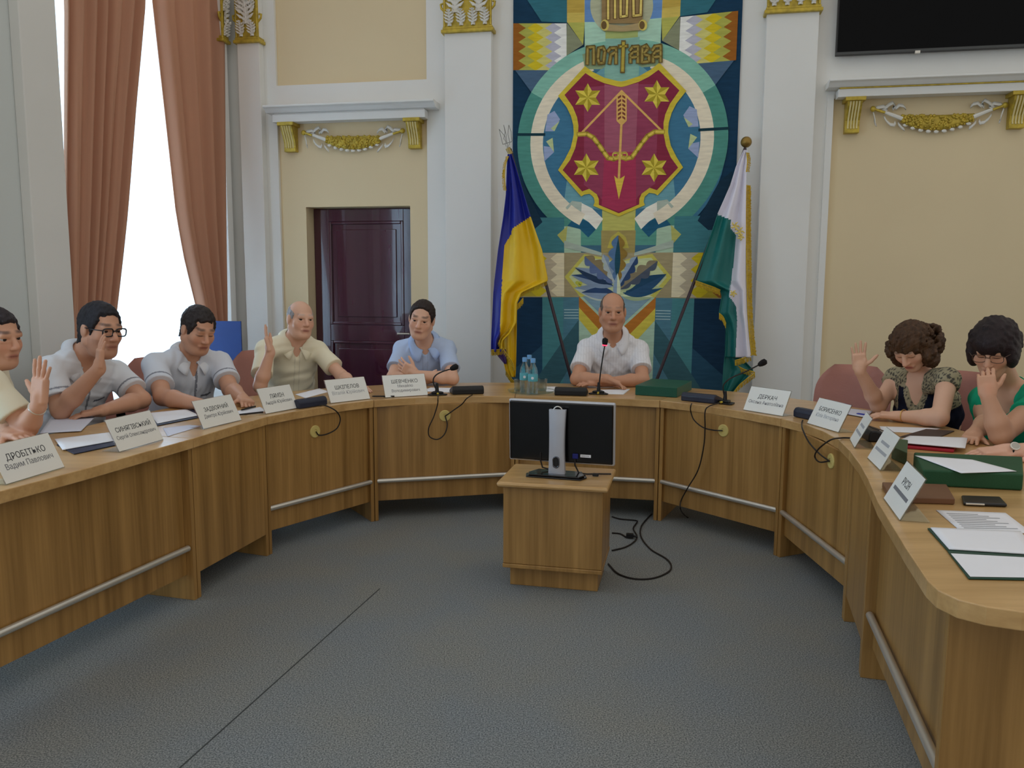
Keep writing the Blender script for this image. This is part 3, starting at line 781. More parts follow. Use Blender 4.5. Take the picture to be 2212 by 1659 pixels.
# ring field and wreath ring
CV = 312
def arc(r, a0, a1, n=40): return [(1343 + r * math.sin(w), CV - r * math.cos(w)) for w in np.linspace(a0, a1, n)]
patch([arc(225, 0, 6.283, 72)[:-1]], MID, 'ring_field')
patch([[(1252, 190), (1343, 110), (1343, 460), (1218, 440)]], (92, 140, 150), 'ring_field', mirror=True)
patch([[(1306, 112), (1343, 110), (1343, 200), (1306, 200)]], (112, 160, 144), 'ring_field', mirror=True)
def ringseg(r0, r1, a0, a1, col, n=30):
    patch([arc(r1, a0, a1, n) + arc(r0, a0, a1, n)[::-1]], col, 'wreath_ring', mirror=True)
ringseg(170, 197, -2.55, -.36, CREAM); ringseg(197, 225, -2.75, -1.05, (66, 124, 112)); ringseg(197, 225, -1.05, -.0, (112, 164, 146))
patch([[(1258, 118), (1310, 100), (1343, 96), (1343, 118), (1300, 150), (1264, 150)]], (126, 146, 110), 'ring_field', mirror=True)
patch([rect(1308, 84, 1343, 178)], (118, 160, 146), 'ring_field', mirror=True)
patch([rect(1117, 288, 1178, 294)], (16, 44, 54), 'ring_joint', mirror=True)
patch([[(1183, 248), (1198, 240), (1210, 258), (1196, 284), (1178, 284)], [(1175, 316), (1190, 318), (1197, 329), (1176, 349)]], (132, 146, 178), 'bird_patch', mirror=True)
patch([[(1190, 278), (1209, 262), (1198, 284)], [(1180, 306), (1194, 298), (1197, 329)]], (164, 178, 128), 'bird_patch', mirror=True)
# below the ring
patch([rect(1108, 470, 1219, 546), ], (54, 108, 116), 'ground_patch', mirror=True)
patch([[(1108, 380), (1132, 400), (1172, 480), (1150, 500), (1108, 500)]], (18, 40, 58), 'ground_patch', mirror=True)
patch([rect(1219, 489, 1256, 546)], (150, 176, 150), 'ground_patch', mirror=True)
patch([[(1204, 508), (1226, 488), (1222, 530)]], (160, 160, 86), 'ground_patch', mirror=True)
patch([rect(1255, 470, 1302, 552)], (74, 132, 118), 'ground_patch', mirror=True); patch([rect(1256, 530, 1300, 546)], (52, 90, 110), 'ground_patch', mirror=True)
patch([rect(1301, 440, 1343, 498)], (168, 164, 84), 'ground_patch', mirror=True); patch([rect(1299, 498, 1343, 546)], (142, 128, 74), 'ground_patch', mirror=True)
patch([[(1312, 536), (1320, 512), (1343, 500), (1343, 536)]], (166, 154, 66), 'ground_patch', mirror=True)
patch([[(1222, 449), (1236, 434), (1257, 437), (1256, 469), (1243, 469)]], (152, 164, 150), 'ribbon_end', mirror=True)
patch([[(1243, 468), (1272, 479), (1287, 496), (1271, 513), (1253, 495), (1226, 488)]], (26, 76, 104), 'ribbon_end', mirror=True)
patch([[(1257, 439), (1279, 450), (1303, 473), (1288, 496), (1272, 480), (1255, 469)]], (214, 208, 194), 'ribbon_end', mirror=True)
patch([arc(197, -2.66, -2.45, 4) + arc(170, -2.66, -2.45, 4)[::-1]], CREAM, 'wreath_ring', mirror=True)
# lower band with oak leaves
patch([rect(1108, 546, 1343, 642)], (146, 134, 100), 'ground_patch', mirror=True)
zigzag(1108, 1219, 547, 640, [(132, 78, 30), (160, 140, 40), (186, 166, 30), (172, 160, 134), (206, 196, 164)], 4, 'zigzag_column', 7)
patch([[(1220, 598), (1262, 549), (1300, 556), (1343, 566), (1343, 700), (1252, 640)]], (178, 172, 78), 'diamond', mirror=True)
patch([[(1230, 598), (1264, 557), (1300, 560), (1343, 566), (1343, 690), (1258, 634)]], (176, 186, 140), 'diamond', mirror=True)
patch([[(1219, 535), (1300, 553), (1300, 546), (1219, 520)]], (150, 164, 150), 'ground_patch', mirror=True)
# lowest field
patch([rect(1108, 642, 1172, 1120)], (18, 42, 66), 'ground_patch', mirror=True); patch([rect(1172, 642, 1217, 1120)], (62, 118, 122), 'ground_patch', mirror=True)
patch([rect(1217, 642, 1251, 1120)], (66, 108, 124), 'ground_patch', mirror=True); patch([rect(1251, 642, 1343, 1120)], (150, 178, 154), 'ground_patch', mirror=True)
patch([[(1108, 800), (1172, 745), (1172, 830), (1108, 900)]], (30, 64, 86), 'ground_patch', mirror=True)
patch([[(1130, 860), (1217, 735), (1251, 690), (1251, 760), (1190, 860)]], (46, 82, 90), 'ground_patch', mirror=True)
patch([rect(1219, 668 + 6 * k, 1250, 670 + 6 * k) for k in range(4)] , (140, 168, 170), 'stripe', mirror=True)
patch([[(1251, 640), (1343, 720), (1343, 752), (1251, 664)]], (160, 98, 34), 'diagonal_band', mirror=True)
patch([[(1251, 664), (1343, 752), (1343, 785), (1251, 690)]], (186, 170, 62), 'diagonal_band', mirror=True)
patch([[(1258, 640), (1343, 712), (1343, 640)]], (110, 138, 150), 'ground_patch', mirror=True)
# leaves -----------------------------------------------------------------
def oak(base, tip, w, c1, c2, lobes=4):
    bx_, by = base; dx, dy = tip[0] - bx_, tip[1] - by; L = math.hypot(dx, dy); ax_, ay = dx / L, dy / L; nx, ny = -ay, ax_
    def side(sg):
        P = [base]
        for k in range(41):
            t = k / 40; env = w * math.sin(math.pi * min(1, .04 + t * .94)) ** .7 * (.55 + .45 * t)
            r = env * (.5 + .5 * abs(math.sin(t * lobes * math.pi)))
            P.append((bx_ + ax_ * L * t + nx * r * sg, by + ay * L * t + ny * r * sg))
        P.append(tip); return P
    o = patch([side(1)], c1, 'oak_leaf'); patch([side(-1)], c2, 'leaf_half', parent_part=o if False else None, step=False)
def lance(base, tip, w, c1, c2):
    bx_, by = base; dx, dy = tip[0] - bx_, tip[1] - by; L = math.hypot(dx, dy); ax_, ay = dx / L, dy / L; nx, ny = -ay, ax_
    for sg, c in ((1, c1), (-1, c2)):
        P = [base] + [(bx_ + ax_ * L * t + nx * sg * w * math.sin(math.pi * t ** .8), by + ay * L * t + ny * sg * w * math.sin(math.pi * t ** .8)) for t in np.linspace(.05, .95, 14)] + [tip]
        patch([P], c, 'laurel_leaf', step=sg == 1)
DB, LB, BR, GR, DT = (36, 58, 92), (112, 130, 152), (118, 104, 74), (150, 164, 120), (24, 62, 78)
for a in [((1330, 640), (1240, 622), 17, LB, (160, 170, 160)), ((1328, 634), (1256, 632), 13, DB, LB), ((1345, 640), (1412, 642), 9, (140, 158, 120), (188, 196, 160)), ((1345, 632), (1432, 622), 14, (30, 66, 96), GR), ((1350, 636), (1440, 592), 17, (34, 66, 96), (26, 58, 84)), ((1340, 628), (1382, 606), 7, GR, (190, 196, 160))]: lance(*a)
lance((1325, 618), (1234, 594), 13, (36, 58, 92), LB); lance((1325, 612), (1242, 578), 13, LB, (30, 48, 72))
oak((1328, 612), (1264, 554), 24, BR, (76, 92, 128)); oak((1334, 620), (1303, 550), 15, LB, (150, 160, 160)); oak((1340, 625), (1420, 564), 21, (64, 72, 86), (118, 108, 84)); oak((1335, 622), (1376, 554), 17, DB, (124, 142, 160))
oak((1333, 612), (1336, 509), 26, (124, 98, 40), (70, 100, 136), 4); lance((1333, 600), (1336, 513), 6, DT, DT)
lance((1332, 650), (1334, 590), 8, (186, 194, 160), (120, 140, 160))
patch([[(1247 + 4 * math.cos(w) + dx, 611 + 4 * math.sin(w) + dy) for w in np.linspace(0, 6.28, 12)[:-1]] for dx, dy in ((0, 0), (7, 1), (5, 5))], (166, 170, 60), 'berry')
# shield -------------------------------------------------------------------
outl = [(1343, 177), (1334, 176), (1306, 169), (1280, 156), (1264, 144), (1206, 208), (1225, 233), (1234, 252), (1239, 272), (1240, 292), (1233, 321), (1220, 346), (1206, 368), (1256, 425), (1262, 421), (1274, 419), (1283, 427), (1285, 437), (1282, 445), (1340, 468)]
inn = [(1343, 189), (1334, 188), (1306, 181), (1285, 172), (1265, 159), (1220, 206), (1238, 232), (1247, 254), (1250, 272), (1249, 294), (1243, 321), (1232, 346), (1216, 368), (1258, 414), (1274, 408), (1288, 416), (1294, 431), (1294, 443), (1340, 461)]
def sym(P):
    q = [tq(*p) for p in P]; q[0] = (SC, q[0][1]); q[-1] = (SC, q[-1][1]); return q + [(2 * SC - s, z) for s, z in q[-2:0:-1]]
def patch_sz(q, col, name, parent=None):
    LAY[0] += 1; g = G(); g.prism(q, -.0012, 0.0, 0, wp(0, 0, TD + .004 + LAY[0] * .00016), WW, UP, WN); return g.build(name, weave_mat(col), parent or tap)
patch_sz(sym(outl), (186, 166, 50), 'shield_border'); patch_sz(sym(inn), (116, 34, 54), 'shield_field')
patch([[(1262, 190), (1306, 186), (1306, 440), (1296, 425), (1262, 400)]], (128, 50, 74), 'shield_stripe', mirror=True)
patch([[(1306, 183), (1343, 190), (1343, 330), (1306, 330)]], (142, 74, 92), 'shield_stripe', mirror=True)
patch([[(1306, 330), (1343, 330), (1340, 458), (1300, 444)]], (148, 44, 72), 'shield_stripe', mirror=True)
G1, G2, G3 = (196, 178, 66), (150, 134, 34), (198, 156, 84)
for (cu, cv) in ((1270, 212), (1419, 205), (1267, 363), (1413, 363)):
    LAY[0] += 1; d = TD + .004 + LAY[0] * .00016; V = [wp(*tq(cu, cv), d + .004)]; F = []
    for k in range(12):
        r_ = 31 if k % 2 == 0 else 17.5; V.append(wp(*tq(cu + r_ * math.sin(k * math.pi / 6), cv - r_ * math.cos(k * math.pi / 6)), d))
    g = G(); g.add(V, [(0, 1 + (k + 1) % 12, 1 + k) for k in range(12)]); g.mi = [k % 2 for k in range(12)]; g.build('star', [weave_mat(G1), weave_mat(G2)], tap)
patch(ribbon([(1254, 291), (1343, 198), (1433, 287)], 4.5), G3, 'bow_string')
bow = [(1250, 291), (1268, 290), (1282, 298), (1293, 312), (1304, 328), (1314, 342), (1326, 344), (1343, 338)]
patch(ribbon(bow, 10), (156, 130, 40), 'bow', mirror=True); patch(ribbon(bow, 5), (198, 174, 70), 'bow_highlight', mirror=True)
patch(ribbon([(1330 + 6 * math.cos(w), 336 + 6 * math.sin(w)) for w in np.linspace(0, 5.6, 12)], 3) + [rect(1333, 329, 1353, 333)], (206, 184, 80), 'bow_scroll', mirror=True)
patch([[(1343, 196), (1332, 207), (1332, 262), (1341, 271), (1345, 271), (1354, 262), (1354, 207)]], G3, 'arrow_feathers')
patch([[(1335, 210 + 9 * k), (1342, 206 + 9 * k), (1342, 211 + 9 * k), (1335, 215 + 9 * k)] for k in range(6)] + [[(1351, 210 + 9 * k), (1344.5, 206 + 9 * k), (1344.5, 211 + 9 * k), (1351, 215 + 9 * k)] for k in range(6)], (108, 52, 40), 'feather_barb')
patch(ribbon([(1343, 260), (1337, 388)], 5), G3, 'arrow_shaft')
patch([[(1327, 380), (1335, 387), (1339, 387), (1350, 380), (1337, 431)]], (200, 170, 62), 'arrow_head')
# lettering and scroll ----------------------------------------------------------
patch([[(1300, -60), (1388, -60), (1388, 52), (1300, 52)]], (128, 104, 66), 'scroll')
patch([[(1302, 52), (1345, 58), (1386, 50), (1392, 58), (1390, 66), (1345, 70), (1304, 68), (1298, 60)]], (150, 130, 90), 'scroll_edge')
for cu in (1307, 1389):
    patch([[(cu + 9 * math.cos(w), 56 + 12 * math.sin(w)) for w in np.linspace(0, 6.283, 22)[:-1]]], (188, 170, 84), 'scroll_curl'); patch([[(cu - 2 + 6 * math.cos(w), 56 + 9 * math.sin(w)) for w in np.linspace(0, 6.283, 18)[:-1]]], (92, 70, 40), 'scroll_hole')
digits = [[(1314, -40), (1314, 42)], [(1329, -40), (1329, 40)], [(1341, -30), (1341, 38), (1354, 36), (1356, -30)], [(1368, -30), (1369, 36), (1384, 34), (1386, -30)]]
patch([q for L_ in digits for q in ribbon(L_, 9)], (88, 64, 36), 'scroll_lettering'); patch([q for L_ in digits for q in ribbon(L_, 5)], (196, 174, 92), 'scroll_lettering')
letters = [[(1269, 139), (1270, 104), (1283, 103), (1283, 139)],
 [(1294, 106), (1303, 104), (1307, 112), (1304, 137), (1295, 138), (1292, 128), (1294, 106)],
 [(1314, 112), (1319, 106), (1331, 105), (1331, 138)], [(1331, 113), (1320, 120), (1317, 138)],
 [(1362, 110), (1367, 103), (1378, 102), (1378, 136)], [(1378, 112), (1368, 114), (1362, 120), (1362, 136)], [(1362, 126), (1378, 124)],
 [(1387, 136), (1388, 104), (1396, 100), (1400, 106), (1390, 118), (1402, 122), (1402, 134), (1388, 136)],
 [(1410, 110), (1415, 102), (1427, 100), (1427, 134)], [(1427, 110), (1416, 113), (1411, 120), (1411, 135)], [(1411, 125), (1427, 123)]]
patch([q for L_ in letters for q in ribbon(L_, 9)], (92, 76, 38), 'lettering_outline'); patch([q for L_ in letters for q in ribbon(L_, 4)], (142, 124, 62), 'lettering')
cross = ribbon([(1347, 92), (1345, 156)], 10) + ribbon([(1338, 102), (1355, 101)], 9); patch(cross, (92, 76, 38), 'lettering_outline')
patch(ribbon([(1347, 94), (1345, 154)], 6) + ribbon([(1340, 102), (1353, 101)], 4), (160, 142, 56), 'lettering')

# ================================================================== FLAGS
def in_poly(p, poly):
    x, y = p; c = False; n = len(poly)
    for i in range(n):
        (x0, y0), (x1, y1) = poly[i], poly[(i + 1) % n]
        if (y0 > y) != (y1 > y) and x < (x1 - x0) * (y - y0) / (y1 - y0) + x0: c = not c
    return c
def cloth(rows, depth, folds, amp, colour, n=46, k=9):
    """rows: (v, left u, right u); depth(v) of the cloth; hanging folds in depth. Returns list of material->G"""
    vs_ = [r[0] for r in rows]; P = []; Q = []
    N = int((vs_[-1] - vs_[0]) / 3.0)
    for i in range(N + 1):
        v = vs_[0] + (vs_[-1] - vs_[0]) * i / N; a = np.interp(v, vs_, [r[1] for r in rows]); b = np.interp(v, vs_, [r[2] for r in rows]); row = []; qr = []
        grow = min(1, .25 + (v - vs_[0]) / 160.0)
        for j in range(n):
            t = j / (n - 1); u = a + (b - a) * t
            w = math.sin(t * folds * 6.283 + .6 * math.sin(v * .012)) + .2 * math.sin(t * folds * 14 + 1.3)
            row.append(at(u, v, depth(u, v) + amp * grow * w)); qr.append((u, v))
        P.append(row); Q.append(qr)
    g = G(); h, w = len(P), n; V = [p for r in P for p in r]; F = []; MI = []
    for i in range(h - 1):
        for j in range(w - 1):
            F.append((i * w + j, i * w + j + 1, (i + 1) * w + j + 1, (i + 1) * w + j)); MI.append(colour(((Q[i][j][0] + Q[i + 1][j + 1][0]) / 2, (Q[i][j][1] + Q[i + 1][j + 1][1]) / 2)))
    g.v = [tuple(p) for p in V]; g.f = F; g.mi = MI
    return g
def fringe(pts, depth, t, name='fringe', ln=11, dr=(0, 1)):
    """gold threads hanging from a hem given in pixels, one part"""
    g = G(); rs = random.Random(int(pts[0][0]))
    P = spline([np.array([p[0], p[1], 0.0]) for p in pts], 10)
    for a, b in zip(P[:-1], P[1:]):
        L = math.hypot(b[0] - a[0], b[1] - a[1]); m = max(1, int(L / 1.5))
        for q in range(m):
            u = a[0] + (b[0] - a[0]) * q / m; v = a[1] + (b[1] - a[1]) * q / m; y = depth(u, v) - .012
            du, dv = rs.uniform(-1, 1) + dr[0] * ln, dr[1] * ln * rs.uniform(.85, 1.05)
            g.tube([at(u - dr[0], v - dr[1] * 2, y), at(u + du * .5, v + dv * .5, y - .004), at(u + du, v + dv, y)], [.0022, .0026, .003], 4)
    o = g.build(name, mat('gold_fringe', (196, 164, 44), .55, metal=.2, var=.2, scale=60), t); o['kind'] = 'stuff'
    g = G(); g.tube([at(p[0], p[1] - dr[1] * 1.0, depth(p[0], p[1]) - .014) for p in P], .0045, 5); g.build('braid', MATS['gold_fringe'], t)
M_BLUE = mat('royal_blue_satin', (30, 40, 142), .42, var=.08); M_YEL = mat('yellow_satin', (224, 184, 24), .42, var=.06)
M_GREEN = mat('deep_green_satin', (16, 104, 100), .45, var=.1); M_SATIN = mat('white_satin', (226, 224, 236), .45, var=.03)
M_POLE = mat('dark_varnished_pole', (44, 18, 32), .35, coat=.3)
def pole(t, a, b, ya, yb):
    p, q = at(*a, ya), at(*b, yb); dirv = (q - p) / np.linalg.norm(q - p); e = p + dirv * ((p[2] - .06) / -dirv[2])
    g = G(); g.tube([p, e], .0125, 10); g.build('pole', M_POLE, t, smooth=True)
    g = G(); g.lathe([(.15, 0), (.15, .015), (.06, .04), (.03, .12), (.0, .12)], (e[0], e[1], 0), 24); g.build('floor_stand', M_BLACK, t, smooth=True)
    return p, e
# state flag at the left of the tapestry
b0 = at(1225, 785, 6.35)
uf = thing('flag', 'blue and yellow flag with gold fringe on a tilted pole', 'flag', (b0[0], b0[1], 0), 'flags on tilted poles')
p, e = pole(uf, (1102, 322), (1225, 785), 6.55, 6.35)
def dpt(u, v): return 6.52 - .2 * (v - 322) / 463.0
YELP = [(1146, 468), (1118, 486), (1106, 495), (1105, 506), (1089, 530), (1084, 620), (1080, 720), (1078, 748), (1092, 768), (1100, 900), (1250, 900), (1250, 400)]
rows1 = [(333, 1097, 1105), (360, 1095, 1114), (420, 1093, 1132), (470, 1087, 1147), (540, 1076, 1171), (600, 1069, 1183), (607, 1068, 1183), (622, 1067, 1150), (632, 1066, 1127), (655, 1065, 1117), (697, 1063, 1115), (720, 1062, 1102), (735, 1061.5, 1086), (748, 1061, 1084), (760, 1061, 1082)]
gcl = cloth(rows1, dpt, 1.7, .03, lambda q: 1 if in_poly(q, YELP) else 0, n=60)
gcl.build('cloth', [M_BLUE, M_YEL], uf, smooth='all', solid=.004)
def dpt2(u, v): return dpt(u, v) + .05
gcl = cloth([(640, 1080, 1117), (700, 1080, 1116), (760, 1083, 1115), (800, 1092, 1114), (815, 1100, 1113)], dpt2, 1.5, .02, lambda q: 0, n=30); gcl.build('folded_cloth', [M_YEL], uf, smooth='all', solid=.004)
gcl = cloth([(755, 1066, 1094), (770, 1076, 1094), (786, 1090, 1094)], dpt2, 1, .01, lambda q: 0, n=16); gcl.build('folded_cloth', [mat('violet_satin', (70, 40, 110), .5)], uf, smooth='all', solid=.004)
fringe([(1181, 606), (1160, 615), (1140, 622), (1124, 633)], dpt, uf); fringe([(1130, 645), (1122, 655), (1116, 660)], dpt, uf)
fringe([(1116, 694), (1100, 712), (1084, 728), (1080, 742), (1092, 762), (1106, 782), (1112, 800)], dpt, uf, ln=6, dr=(-.5, .8))
fringe([(1062, 757), (1074, 757), (1086, 754)], dpt, uf); fringe([(1093, 803), (1104, 818), (1112, 826)], dpt2, uf, ln=8)
fringe([(1098, 338), (1091, 360), (1090, 390), (1093, 412)], dpt, uf, ln=5, dr=(-1, .2))
g = G()     # trident finial of bent wire
def tri(L_): return [at(1083 + x, y, 6.55) for x, y in L_]
for L_ in ([(-5, 279), (3, 312), (10, 310), (8, 295), (-5, 279)], [(5, 270), (10, 290), (12, 308), (5, 300), (8, 285), (5, 270)], [(16, 270), (14, 290), (18, 308), (23, 305), (21, 285), (16, 270)], [(3, 312), (23, 306)], [(12, 308), (14, 322)], [(8, 311), (13, 322), (18, 309)]):
    g.tube(tri(L_), .0022, 5)
g.build('trident_finial', mat('thin_grey_wire', (120, 118, 112), .4, metal=.6), uf, smooth=True)
g = G(); g.tube([at(1097, 320, 6.55), at(1104, 333, 6.55)], .02, 10); g.build('collar', mat('brass', (160, 140, 90), .35, metal=.7), uf, smooth=True)
# city flag at the right of the tapestry
b0 = at(1418, 822, 6.25)
cf_ = thing('flag', 'white and green flag with gold fringe and ball finial', 'flag', (b0[0], b0[1], 0), 'flags on tilted poles')
p, e = pole(cf_, (1610, 320), (1418, 822), 6.4, 6.22)
def dp3(u, v): return 6.36 - .16 * (v - 320) / 500.0
GRP = [(1549, 463), (1579, 475), (1577, 492), (1590, 508), (1586, 560), (1575, 640), (1590, 662), (1592, 690), (1588, 780), (1586, 900), (1400, 900), (1400, 440)]
rows2 = [(324, 1607, 1614), (360, 1590, 1613), (400, 1578, 1612), (463, 1550, 1611), (540, 1524, 1611), (600, 1502, 1612), (608, 1499, 1613), (616, 1520, 1613), (628, 1556, 1614), (640, 1559, 1614), (676, 1553, 1616), (700, 1566, 1617), (720, 1570, 1618), (768, 1567, 1622), (772, 1566, 1622)]
gcl = cloth(rows2, dp3, 1.9, .028, lambda q: 1 if in_poly(q, GRP) else 0, n=64)
gcl.build('cloth', [M_SATIN, M_GREEN], cf_, smooth='all', solid=.004)
def dp4(u, v): return dp3(u, v) + .04
gcl = cloth([(690, 1568, 1590), (760, 1566, 1590), (800, 1562, 1628), (825, 1561, 1605), (850, 1560, 1580)], dp4, 1.5, .02, lambda q: 0, n=34); gcl.build('folded_cloth', [M_GREEN], cf_, smooth='all', solid=.004)
fringe([(1503, 608), (1520, 614), (1540, 621), (1556, 628)], dp3, cf_); fringe([(1554, 678), (1562, 686), (1568, 700)], dp3, cf_)
fringe([(1588, 780), (1605, 775), (1623, 768)], dp3, cf_); fringe([(1590, 790), (1610, 800), (1630, 806), (1615, 818), (1598, 832), (1585, 848)], dp4, cf_, ln=9)
fringe([(1613, 330), (1615, 350), (1612, 372)], dp3, cf_, ln=6, dr=(1, .2)); fringe([(1612, 400), (1612, 480), (1613, 560), (1615, 660), (1619, 720), (1624, 768)], dp3, cf_, ln=10, dr=(1, .15))
g = G(); c = at(1612, 307, 6.4); g.ball(c, .042, 20, 14); g.build('ball_finial', mat('old_brass', (150, 122, 62), .35, metal=.7), cf_, smooth='all')
g = G()
for (cu, cv, r) in ((1588, 488, 10), (1598, 500, 11), (1600, 512, 8), (1584, 634, 8)):
    for k in range(5):
        w = k * 1.257; g.tube([at(cu, cv, dp3(cu, cv) - .05), at(cu + r * .6 * math.cos(w), cv + r * .6 * math.sin(w), dp3(cu, cv) - .055), at(cu + r * math.cos(w + .3), cv + r * math.sin(w + .3), dp3(cu, cv) - .05)], [.004, .008, .003], 5)
g.build('gold_embroidery', mat('pale_gold_thread', (222, 200, 110), .5), cf_, smooth=True)['kind'] = 'stuff'

# ================================================================== PEOPLE: one continuous body surface grown from a distance field
def unit(v): v = np.asarray(v, float); return v / (np.linalg.norm(v) + 1e-12)
class Field:
    def __init__(s, lo, hi, h):
        s.h = h; s.lo = np.asarray(lo, float); n = np.ceil((np.asarray(hi) - s.lo) / h).astype(int) + 1
        s.D = np.full(n, .06, np.float32); s.n = n
    def block(s, lo, hi):
        a = np.clip(np.floor((lo - s.lo) / s.h).astype(int), 0, s.n); b = np.clip(np.ceil((hi - s.lo) / s.h).astype(int) + 1, 0, s.n)
        if (b <= a).any(): return None
        ax = [s.lo[i] + s.h * np.arange(a[i], b[i]) for i in range(3)]
        sl = tuple(slice(a[i], b[i]) for i in range(3))
        return sl, ax[0][:, None, None], ax[1][None, :, None], ax[2][None, None, :]
    def put(s, lo, hi, fn, k, mode):
        m = .02 + k; r = s.block(np.asarray(lo) - m, np.asarray(hi) + m)
        if r is None: return
        sl, X, Y, Z = r; d = fn(X, Y, Z).astype(np.float32); D = s.D[sl]
        if mode == 'add':
            hh = np.clip(.5 + .5 * (D - d) / k, 0, 1); s.D[sl] = D * (1 - hh) + d * hh - k * hh * (1 - hh)
        else:
            d = -d; hh = np.clip(.5 - .5 * (D - d) / k, 0, 1); s.D[sl] = D * (1 - hh) + d * hh + k * hh * (1 - hh)
    def cone(s, a, b, ra, rb, k=.01, mode='add', flat=False, flat0=False):
        a, b = np.asarray(a, float), np.asarray(b, float); ab = b - a; L2 = ab @ ab + 1e-12; L = math.sqrt(L2); R = max(ra, rb)
        def fn(X, Y, Z):
            px, py, pz = X - a[0], Y - a[1], Z - a[2]; q = (px * ab[0] + py * ab[1] + pz * ab[2]) / L2; t = np.clip(q, 0, 1)
            d = np.sqrt((px - ab[0] * t) ** 2 + (py - ab[1] * t) ** 2 + (pz - ab[2] * t) ** 2) - (ra + (rb - ra) * t)
            if flat: d = np.maximum(d, (q - 1) * L)
            if flat0: d = np.maximum(d, -q * L)
            return d
        s.put(np.minimum(a, b) - R, np.maximum(a, b) + R, fn, k, mode)
    def ell(s, c, A, r, k=.02, mode='add', inflate=0.0, extra=None):
        c = np.asarray(c, float); A = np.asarray(A, float); r = np.asarray(r, float) + inflate; ext = np.abs(A.T) @ r if False else np.full(3, r.max())
        def fn(X, Y, Z):
            px, py, pz = X - c[0], Y - c[1], Z - c[2]
            l = [(px * A[i][0] + py * A[i][1] + pz * A[i][2]) for i in range(3)]
            k0 = np.sqrt(sum((l[i] / r[i]) ** 2 for i in range(3))) + 1e-6; k1 = np.sqrt(sum((l[i] / r[i] ** 2) ** 2 for i in range(3))) + 1e-6
            d = k0 * (k0 - 1) / k1
            if extra is not None: d = np.maximum(d, extra(*l))
            return d
        s.put(c - ext, c + ext, fn, k, mode)
    def rbox(s, c, A, hf, r, k=.01, mode='add'):
        c = np.asarray(c, float); A = np.asarray(A, float); ext = np.full(3, np.linalg.norm(hf) + r)
        def fn(X, Y, Z):
            px, py, pz = X - c[0], Y - c[1], Z - c[2]
            q = [np.abs(px * A[i][0] + py * A[i][1] + pz * A[i][2]) - hf[i] for i in range(3)]
            return np.sqrt(sum(np.maximum(v, 0) ** 2 for v in q)) + np.minimum(np.maximum(np.maximum(q[0], q[1]), q[2]), 0) - r
        s.put(c - ext, c + ext, fn, k, mode)
    def ball(s, c, r, k=.01, mode='add'): s.cone(c, np.asarray(c) + 1e-5, r, r, k, mode)
    def ripple(s, amp, fr, seed):
        rs = np.random.default_rng(seed); x = s.lo[0] + s.h * np.arange(s.n[0]); y = s.lo[1] + s.h * np.arange(s.n[1]); z = s.lo[2] + s.h * np.arange(s.n[2])
        for q in range(3):
            f = rs.normal(size=3); f = f / np.linalg.norm(f) * fr * (1 + q * .7); g_ = rs.uniform(0, 6.28); f2 = rs.normal(size=3) * fr * .5
            w = np.sin((x * f[0])[:, None, None] + (y * f[1])[None, :, None] + (z * f[2])[None, None, :] + g_ + 1.6 * np.sin((x * f2[0])[:, None, None] + (y * f2[1])[None, :, None] + (z * f2[2])[None, None, :]))
            s.D += (amp / (1 + q * .6) * w).astype(np.float32)
    def rest(s, z0):
        """flatten flesh where it presses on a table top"""
        x = (s.lo[0] + s.h * np.arange(s.n[0]))[:, None]; y = (s.lo[1] + s.h * np.arange(s.n[1]))[None, :]; ins = np.zeros((s.n[0], s.n[1]), bool)
        for P in TOPS:
            c = np.zeros_like(ins)
            for (x0, y0), (x1, y1) in zip(P, P[1:] + P[:1]):
                if y0 != y1: c ^= ((y0 > y) != (y1 > y)) & (x < (x1 - x0) * (y - y0) / (y1 - y0) + x0)
            ins |= c
        z = s.lo[2] + s.h * np.arange(s.n[2]); k = z > .66; d = (z0 + .0012 - z).astype(np.float32)
        sub = s.D[ins]; sub[:, k] = np.maximum(sub[:, k], d[k][None]); s.D[ins] = sub
    def mesh(s):
        D = s.D; S = D < 0
        S[0] = S[-1] = False; S[:, 0] = S[:, -1] = False; S[:, :, 0] = S[:, :, -1] = False
        n0, n1, n2 = D.shape
        c = np.zeros((n0 - 1, n1 - 1, n2 - 1), np.int8); off = [(i, j, k) for i in (0, 1) for j in (0, 1) for k in (0, 1)]
        for o in off: c += S[o[0]:n0 - 1 + o[0], o[1]:n1 - 1 + o[1], o[2]:n2 - 1 + o[2]]
        act = (c > 0) & (c < 8); I = np.argwhere(act); idx = np.full(act.shape, -1, np.int64); idx[act] = np.arange(len(I))
        V = np.stack([D[I[:, 0] + o[0], I[:, 1] + o[1], I[:, 2] + o[2]] for o in off], 1).astype(float); B = np.stack([S[I[:, 0] + o[0], I[:, 1] + o[1], I[:, 2] + o[2]] for o in off], 1)
        acc = np.zeros((len(I), 3)); cnt = np.zeros(len(I)); offa = np.array(off, float)
        for a in range(8):
            for b in range(a + 1, 8):
                if np.abs(offa[a] - offa[b]).sum() != 1: continue
                m = B[:, a] != B[:, b]; t = V[:, a] / (V[:, a] - V[:, b] + 1e-12); t = np.clip(t, 0.02, .98)
                p = offa[a] + (offa[b] - offa[a]) * t[:, None]; acc += p * m[:, None]; cnt += m
        P = s.lo + (I + acc / np.maximum(cnt, 1)[:, None]) * s.h
        Q = []
